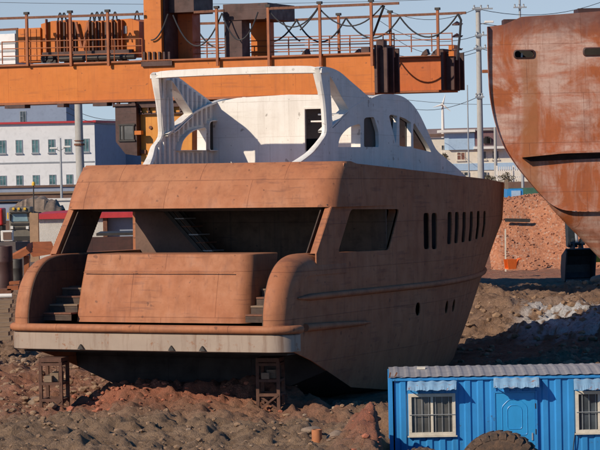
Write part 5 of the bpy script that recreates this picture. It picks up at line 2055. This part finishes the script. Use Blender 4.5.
q_ = [A_[1], A_[2], A_[3], A_[4], A_[5], A_[6]]
mb.add(q_ + [p + Vector((0, .6, .15)) for p in q_], [(0, 1, 2, 3, 4, 5), (6, 7, 8, 9, 10, 11), (0, 1, 7, 6), (1, 2, 8, 7), (2, 3, 9, 8), (3, 4, 10, 9), (4, 5, 11, 10), (5, 0, 6, 11)])
mb.build('tray', M['orange2'], os_, world=True)
mb = MB()
pbox(24, 256, 28, 300, yl, .3, mb, .2)
mb.build('support_post', M['orange2'], os_, world=True)
# low dark wall with an air conditioner on it
dw = empty('boundary_wall', (P(15, 245, 128).x, 128, 0), 'dark low wall at the left with an air conditioner on top', 'wall')
pbox(-40, 241.5, 36, 272, 128, .5).build('wall', simple('dark_wall', (.12, .10, .10), .9, 0, .3, 1), dw, world=True)
ac = empty('air_conditioner', (P(7, 241, 127).x, 127, P(7, 241, 127).z), 'small white air conditioner unit with a dark fan grille on the low dark wall', 'air conditioner')
pbox(.8, 230.5, 12.5, 241.2, 127, .5).build('casing', M['whitepaint'], ac, world=True, bevel=.02)
pbox(3.2, 232, 11.4, 239.7, 127, .03, dy=-.035).build('fan_grille', M['brown'], ac, world=True)
# oil drums
for i, (px, yt, yb, Y, lab) in enumerate(((4, 246, 292, 88, 'dark dented steel tank standing at the left edge behind the timber stack'), (17, 259, 286, 90, 'smaller dark drum between the steel tank and the yacht'))):
    a, b = P(px, yb, Y), P(px, yt, Y)
    r_ = (9.5 if i == 0 else 6) * Y / FPX
    h_ = b.z - a.z
    d_ = empty('steel_tank' if i == 0 else 'steel_drum', (a.x, Y, a.z), lab, 'tank' if i == 0 else 'drum')
    MB().lathe([(0, 0), (r_, 0), (r_, h_ * .02), (r_ * 1.02, h_ * .33), (r_, h_ * .35), (r_, h_ * .64), (r_ * 1.03, h_ * .66), (r_, h_ * .68), (r_, h_ * .98), (r_ * .95, h_), (r_ * .9, h_ * .97), (0, h_ * .97)], (0, 0, 0), 'Z', 28).build('shell', M['maroon_and_shade'] if i == 0 else M['darksteel'], d_, smooth=40)
# scrap bits
for i, (x0, y0, x1, y1, Y, m_, lab, nm) in enumerate(((10, 281.5, 20, 284.5, 87, 'orange2', 'flat orange offcut lying on the clutter beside the left quarter', 'steel_offcut'),
        (8, 286, 19, 290, 86, 'orange2', 'thicker orange offcut lying below the flat one', 'steel_offcut'),
        (-15, 289, 12, 293.5, 86, 'rustbar', 'long rusty bar lying across the left edge', 'steel_bar'),
        (-15, 294, 12, 298.5, 85, 'whitepaint', 'pale grey pipe lying on the timber stack at the left edge', 'pipe'))):
    a, b = P(x0, (y0 + y1) / 2, Y), P(x1, (y0 + y1) / 2 - .6, Y)
    th = (y1 - y0) * Y / FPX
    mb = MB()
    if nm == 'pipe': mb.tube([a, b], th / 2, 10)
    else: mb.bar(a, b, .5, th)
    tag(mb.build(nm, M[m_]), lab, nm.split('_')[-1])
for i in range(9):
    yc = 302 + i * 4.6
    Y = 84.5 - i * .35
    a, b = P(-18, yc, Y), P(13 - (i * 7 % 5), yc - .5 - (i % 3) * .3, Y)
    tag(MB().bar(a, b, .45, .13).build('timber_plank', M['timber']), '%s weathered plank %s the timber stack at the left edge' % (('topmost', 'on'), ('second', 'from the top of'), ('third', 'from the top of'), ('fourth', 'from the top of'), ('middle', 'of'), ('fourth', 'from the bottom of'), ('third', 'from the bottom of'), ('second', 'from the bottom of'), ('lowest', 'of'))[i], 'plank', 'planks stacked at the left edge')

# ------------------------------------------------------------------ lamp posts, poles and wires
def lamp_post(px, pyt, Y, label, arms):
    a = P(px, pyt, Y)
    r_ = empty('street_lamp', (a.x, Y, 0), label, 'street lamp')
    MB().tube([(a.x, Y, 0), (a.x, Y, a.z)], [.13, .07], 10).build('pole', M['steelgrey'], r_, world=True)
    for dx, py in arms:
        e = P(px + dx, py, Y)
        MB().tube([(a.x, Y, e.z - .25), (a.x + (e.x - a.x) * .5, Y, e.z - .1), (e.x, Y, e.z)], .04, 6).build('arm', M['steelgrey'], r_, world=True)
        MB().box((e.x - .32, Y - .12, e.z - .04), (e.x + .32, Y + .12, e.z + .10)).build('lamp_head', M['whitepaint'], r_, world=True, bevel=.03)
lamp_post(60.3, 138, 200, 'slim double armed street lamp in front of the white building', ((-6.5, 148.5), (6.5, 147)))
a = P(79.5, 150, 150)
top = P(77.5, 70, 150)
cp = empty('concrete_pole', (a.x, 150, 0), 'thick round concrete pole passing behind the crane girder at the left', 'pole')
MB().tube([(a.x + .12, 150, 0), (a.x, 150, a.z), (top.x, 150, top.z)], [.28, .25, .22], 14).build('shaft', M['concrete'], cp, world=True, smooth=50)
zb_ = P(79, 144.5, 150).z
MB().tube([(a.x, 150, zb_ - .06), (a.x, 150, zb_ + .06)], .32, 14).build('clamp', M['rustbar'], cp, world=True)
MB().tube([(a.x, 150, zb_ + .2), (a.x, 150, zb_ + .26)], .30, 14).build('clamp', M['rustbar'], cp, world=True)

YP = 170.0
def utility_pole(px, pyt, label, arms, r=.22, Y=YP, mat='concrete', zbase=0):
    a = P(px, pyt, Y)
    r_ = empty('utility_pole', (a.x, Y, zbase), label, 'utility pole')
    MB().tube([(a.x, Y, zbase), (a.x, Y, a.z)], [r * 1.25, r * .8], 14).build('shaft', M[mat], r_, world=True, smooth=50)
    for py, l, rr_ in arms:
        z = P(px, py, Y).z
        mb = MB()
        mb.box((a.x - l * (1 - rr_), Y - .3, z - .05), (a.x + l * rr_, Y - .2, z + .05))
        for k in range(3):
            x = a.x - l * (1 - rr_) + l * (k + .3) / 3
            mb.lathe([(0, 0), (.07, .0), (.05, .1), (.07, .16), (0, .24)], (x, Y - .25, z + .05), 'Z', 8)
        mb.box((a.x - r, Y - .26, z - .12), (a.x + r, Y + .05, z + .12))
        mb.build('crossarm', M['steelgrey'], r_, world=True)
    return r_, a
up1, a1 = utility_pole(478, 8.5, 'tall pale utility pole between the crane and the big rusty ship', ((9, 1.4, .7), (35.5, 1.3, .8), (48.5, 1.8, .8), (97, .6, .5)), .20)
e = P(489, 22.5, YP)
mb = MB(); mb.tube([(a1.x, YP, e.z - .1), (e.x, YP, e.z)], .04, 6)
mb.build('arm', M['steelgrey'], up1, world=True)
MB().box((e.x - .3, YP - .12, e.z - .03), (e.x + .32, YP + .12, e.z + .12)).build('lamp_head', M['whitepaint'], up1, world=True, bevel=.03)
e = P(486.5, 71.5, YP)
MB().box((e.x - .3, YP - .15, e.z - .1), (e.x + .25, YP + .15, e.z + .12)).build('lamp_head', M['orange2'], up1, world=True, bevel=.03)
utility_pole(519.5, -8, 'slim pole with a crossarm rising behind the rusty ship', ((7.5, 1.0, .5),), .10, 190, 'steelgrey')
utility_pole(467.3, 85, 'very thin mast beside the tall utility pole, in front of the town', (), .05, 175, 'steelgrey')
utility_pole(495, 127, 'pale post in front of the cream house at the right', (), .16, 240, 'concrete')
mb = None
wires = [((380, 6, 200), (476, 9, 170)), ((380, 21, 200), (476, 36, 170)), ((392, 36, 210), (476, 49, 170)), ((370, 43, 210), (478, 52, 170)),
         ((478, 9, 170), (620, -6, 190)), ((478, 23, 170), (620, 2, 190)), ((478, 48, 170), (620, 40, 190)), ((392, 98, 250), (620, 92, 240)),
         ((392, 101, 252), (478, 97, 170)), ((-20, 2, 260), (480, -2, 250)), ((66, 106, 210), (150, 112, 210)), ((66, 112, 211), (150, 116, 212))]
for i, (p, q_, ) in enumerate(wires):
    a, b = P(*p), P(*q_)
    pts = [a.lerp(b, k / 12) - Vector((0, 0, (.9 if i != 9 else .4) * 4 * (k / 12) * (1 - k / 12))) for k in range(13)]
    tag(MB().tube(pts, .022, 5, cap=False).build('overhead_wire', M['cable']), ('topmost wire running left from the head of the tall utility pole',
        'wire meeting the second crossarm of the tall utility pole from the left', 'wire meeting the third crossarm of the tall utility pole, passing behind the crane end',
        'lowest of the sagging wires between the crane railing and the tall utility pole', 'highest wire sagging from the tall utility pole over the rusty ship',
        'wire at the lamp arm of the tall utility pole running behind the rusty ship', 'wire leaving the third crossarm of the tall utility pole towards the ship',
        'long nearly straight wire low in the sky just above the wind turbine', 'sagging wire low in the sky ending at the lowest crossarm of the tall pole',
        'long wire crossing the top of the sky above the crane', 'upper wire in the sky gap between the white building and the operator cabin',
        'lower wire in the sky gap between the white building and the operator cabin')[i], 'wire', 'overhead wires across the sky')

# ------------------------------------------------------------------ town behind the bow
YD = 250.0
hb0 = P(470, 180, YD)
hs = empty('town_house', (hb0.x, YD, 0), 'cream and pale blue flat roofed house between the yacht bow and the rusty ship', 'house')
def hp_(px0, pyt, px1, pyb, depth=6, dy=0, mb=None):
    return pbox(px0, pyt, px1, pyb, YD, depth, mb, dy)
a, b = P(445, 148, YD), P(560, 148, YD)
MB().box((a.x, YD, 0), (b.x, YD + 8, b.z)).build('wall', M['cream'], hs, world=True)
hp_(448.5, 132.8, 474.3, 150.0, 7, -.25).build('upper_storey', M['blue_wall'], hs, world=True)
hp_(441, 129.3, 474.5, 132.6, 8, -.9).build('roof', M['whitepaint'], hs, world=True)
hp_(474.6, 130.6, 496, 145.5, 7, -.2).build('rooftop_shed', simple('shed_maroon', (.22, .12, .13), .85, 0, .35, .8), hs, world=True)
hp_(474.6, 129, 496, 130.5, 8, -.5).build('shed_roof', M['concrete'], hs, world=True)
mb = MB()
for k in range(5):
    x0, x1 = 483 + k * 1.3, 484.5 + k * 1.6
    hp_(x0, 138 - (1.5 if 1 <= k <= 3 else 0), x1, 143.5, .2, -.5, mb)
mb.build('roof_clutter', M['darksteel'], hs, world=True)
mb = hp_(473.5, 146, 505, 149.0, 1.2, -1.0); mb.build('balcony_slab', M['whitepaint'], hs, world=True)
hp_(473.5, 149.0, 505, 149.8, .1, -.9).build('slab_edge', M['darksteel'], hs, world=True)
hp_(445.5, 161.6, 560, 170.8, .1, -.08).build('blue_band', M['blue_wall'], hs, world=True)
bwindow2(461, 152.0, 160.5, 8.5, YD, hs, 'curtain', 'frame')
bwindow2(482.5, 150.8, 159.8, 8, YD, hs, 'dusty', 'frame')
bwindow2(495.5, 150.5, 159.5, 7, YD, hs, 'dusty', 'frame')
bwindow2(483, 171.5, 178.5, 9, YD - .1, hs, 'glass', 'frame')
bwindow2(464, 171.5, 176.5, 9, YD - .1, hs, 'glass', 'frame')
# cream wall left
h2 = empty('low_house', (P(435, 165, 262).x, 262, 0), 'low cream house with a brown roof left of the blue upper storey', 'house')
pbox(410, 137.5, 452, 200, 262, 6).build('wall', M['cream'], h2, world=True)
pbox(408, 133.5, 454, 137.3, 262, 6.6, dy=-.3).build('roof', M['brown'], h2, world=True)
bwindow2(444, 145, 156, 5, 262, h2, 'glass', 'frame')
h3 = empty('distant_house', (P(395, 150, 330).x, 330, 0), 'distant pale block seen through the wheelhouse windows', 'house')
pbox(330, 128, 412, 170, 330, 8).build('wall', M['cream'], h3, world=True)
pbox(328, 125, 414, 128, 330, 8.6, dy=-.4).build('roof', M['brown'], h3, world=True)
# shrubs and debris around the house
M['leaf'] = simple('dry_leaves', (.11, .09, .05), .95, 0, .4, 4)
def shrub(px, pyb, hpx, wpx, Y, label, seed):
    c = P(px, pyb, Y)
    k = Y / FPX
    rnd = random.Random(seed)
    r_ = empty('shrub', (c.x, Y, c.z), label, 'shrub', 'dry shrubs by the town house')
    mb = MB()
    for i in range(420):
        u, v, ww = rnd.gauss(0, .38), rnd.random() ** .8, rnd.gauss(0, .35)
        x, z, y = u * wpx * k, v * hpx * k * (1 - .5 * abs(u)), ww * wpx * k
        s_ = rnd.uniform(.04, .10)
        p = Vector((x, y, z))
        d = Vector((rnd.uniform(-1, 1), rnd.uniform(-1, 1), rnd.uniform(-1, 1))).normalized() * s_ * 2
        e_ = Vector((rnd.uniform(-1, 1), rnd.uniform(-1, 1), rnd.uniform(-1, 1))).normalized() * s_
        mb.add([p, p + d, p + d + e_, p + e_], [(0, 1, 2, 3)])
    mb.build('foliage', M['leaf'], r_)
    mb = MB()
    for i in range(6):
        mb.tube([(0, 0, -1.0), (rnd.uniform(-.3, .3) * wpx * k, rnd.uniform(-.2, .2), hpx * k * .7)], [.04, .015], 5)
    mb.build('stem', M['timber'], r_)
shrub(444, 168, 16, 7, 246, 'dry brown shrub at the left corner of the blue and cream house', 1)
shrub(507, 186, 14, 12, 226, 'dry shrub beside the fence, between the cream house and the rusty ship', 2)
shrub(488, 184, 9, 14, 236, 'low dry shrub below the lower windows of the cream house', 3)
# fence
fx0, fx1 = P(497, 170, 232), P(530, 170, 232)
fn = empty('picket_fence', (fx0.x, 232, 0), 'grey slatted fence on the rise in front of the cream house', 'fence')
ft, fb = P(510, 166.5, 232).z, P(510, 181, 232).z
mb = MB()
x = fx0.x
while x < fx1.x:
    mb.box((x, 232, fb), (x + .09, 232.04, ft)); x += .2
mb.box((fx0.x, 232.05, fb + .3), (fx1.x, 232.1, fb + .4)); mb.box((fx0.x, 232.05, ft - .4), (fx1.x, 232.1, ft - .3))
mb.build('pickets', M['whitepaint'], fn, world=True)
for x in (fx0.x, (fx0.x + fx1.x) / 2, fx1.x):
    MB().box((x - .08, 232.1, 0), (x + .08, 232.25, ft + .1)).build('fence_post', M['whitepaint'], fn, world=True)
# blue box, green netting, timber on top of the bank
YK = 142.0
bb = empty('blue_box', (P(515, 200, YK).x, YK, 0), 'small blue and white site box on top of the brick heap', 'site box')
pbox(507.5, 189, 523, 225, YK, 2).build('body', M['blue'], bb, world=True)
pbox(511.5, 190.5, 520.5, 202.5, YK, .04, dy=-.05).build('panel', M['blue_wall'], bb, world=True)
nt_ = pbox(505, 187.5, 549, 225, YK + 3, .6).build('green_netting', M['netting'])
tag(nt_, 'dark green netting draped behind the blue site box', 'netting')
pl_ = pbox(505.5, 179.5, 508.2, 190, YK + 1, .4).build('timber_post', M['timber'])
tag(pl_, 'short tan timber post at the bow tip, left of the blue site box', 'post')
lw = empty('rubble_wall', (P(500, 195, 200).x, 200, 0), 'low brown rubble wall below the cream house', 'wall')
pbox(440, 181, 560, 215, 200, 1).build('wall', M['brown'], lw, world=True)

# ------------------------------------------------------------------ far ridge and wind turbine
def ridge():
    xs = np.linspace(-700, 900, 160)
    rows = [[], [], []]
    for x in xs:
        h_ = EYE + (143 - 128.3) * 1400 / FPX * (.75 + .5 * float(fbm(np.array([x / 160.0]), np.array([1.0]), 3, 5)[0]))
        rows[0].append((x, 1380, -1)); rows[1].append((x, 1400, h_)); rows[2].append((x, 1700, -1))
    o = MB().grid(rows).build('hills', M['hill'], None)
    o['kind'] = 'structure'
ridge()
YV = 1100.0
vt = P(442.5, 104.5, YV)
wt = empty('wind_turbine', (vt.x, YV, 0), 'white three bladed wind turbine on the skyline right of the yacht', 'wind turbine')
MB().tube([(vt.x, YV, 0), (vt.x, YV, vt.z)], [.9, .5], 12).build('tower', M['whitepaint'], wt, world=True)
MB().box((vt.x - .6, YV - 1.5, vt.z - .5), (vt.x + .6, YV + 2, vt.z + .6)).build('nacelle', M['whitepaint'], wt, world=True)
for an in (75, 195, 318):
    d = Vector((math.cos(R(an)), 0, math.sin(R(an))))
    MB().tube([Vector((vt.x, YV - 1.7, vt.z)), Vector((vt.x, YV - 1.7, vt.z)) + d * 1.2, Vector((vt.x, YV - 1.7, vt.z)) + d * 4.6], [.25, .42, .08], 6).build('blade', M['whitepaint'], wt, world=True)
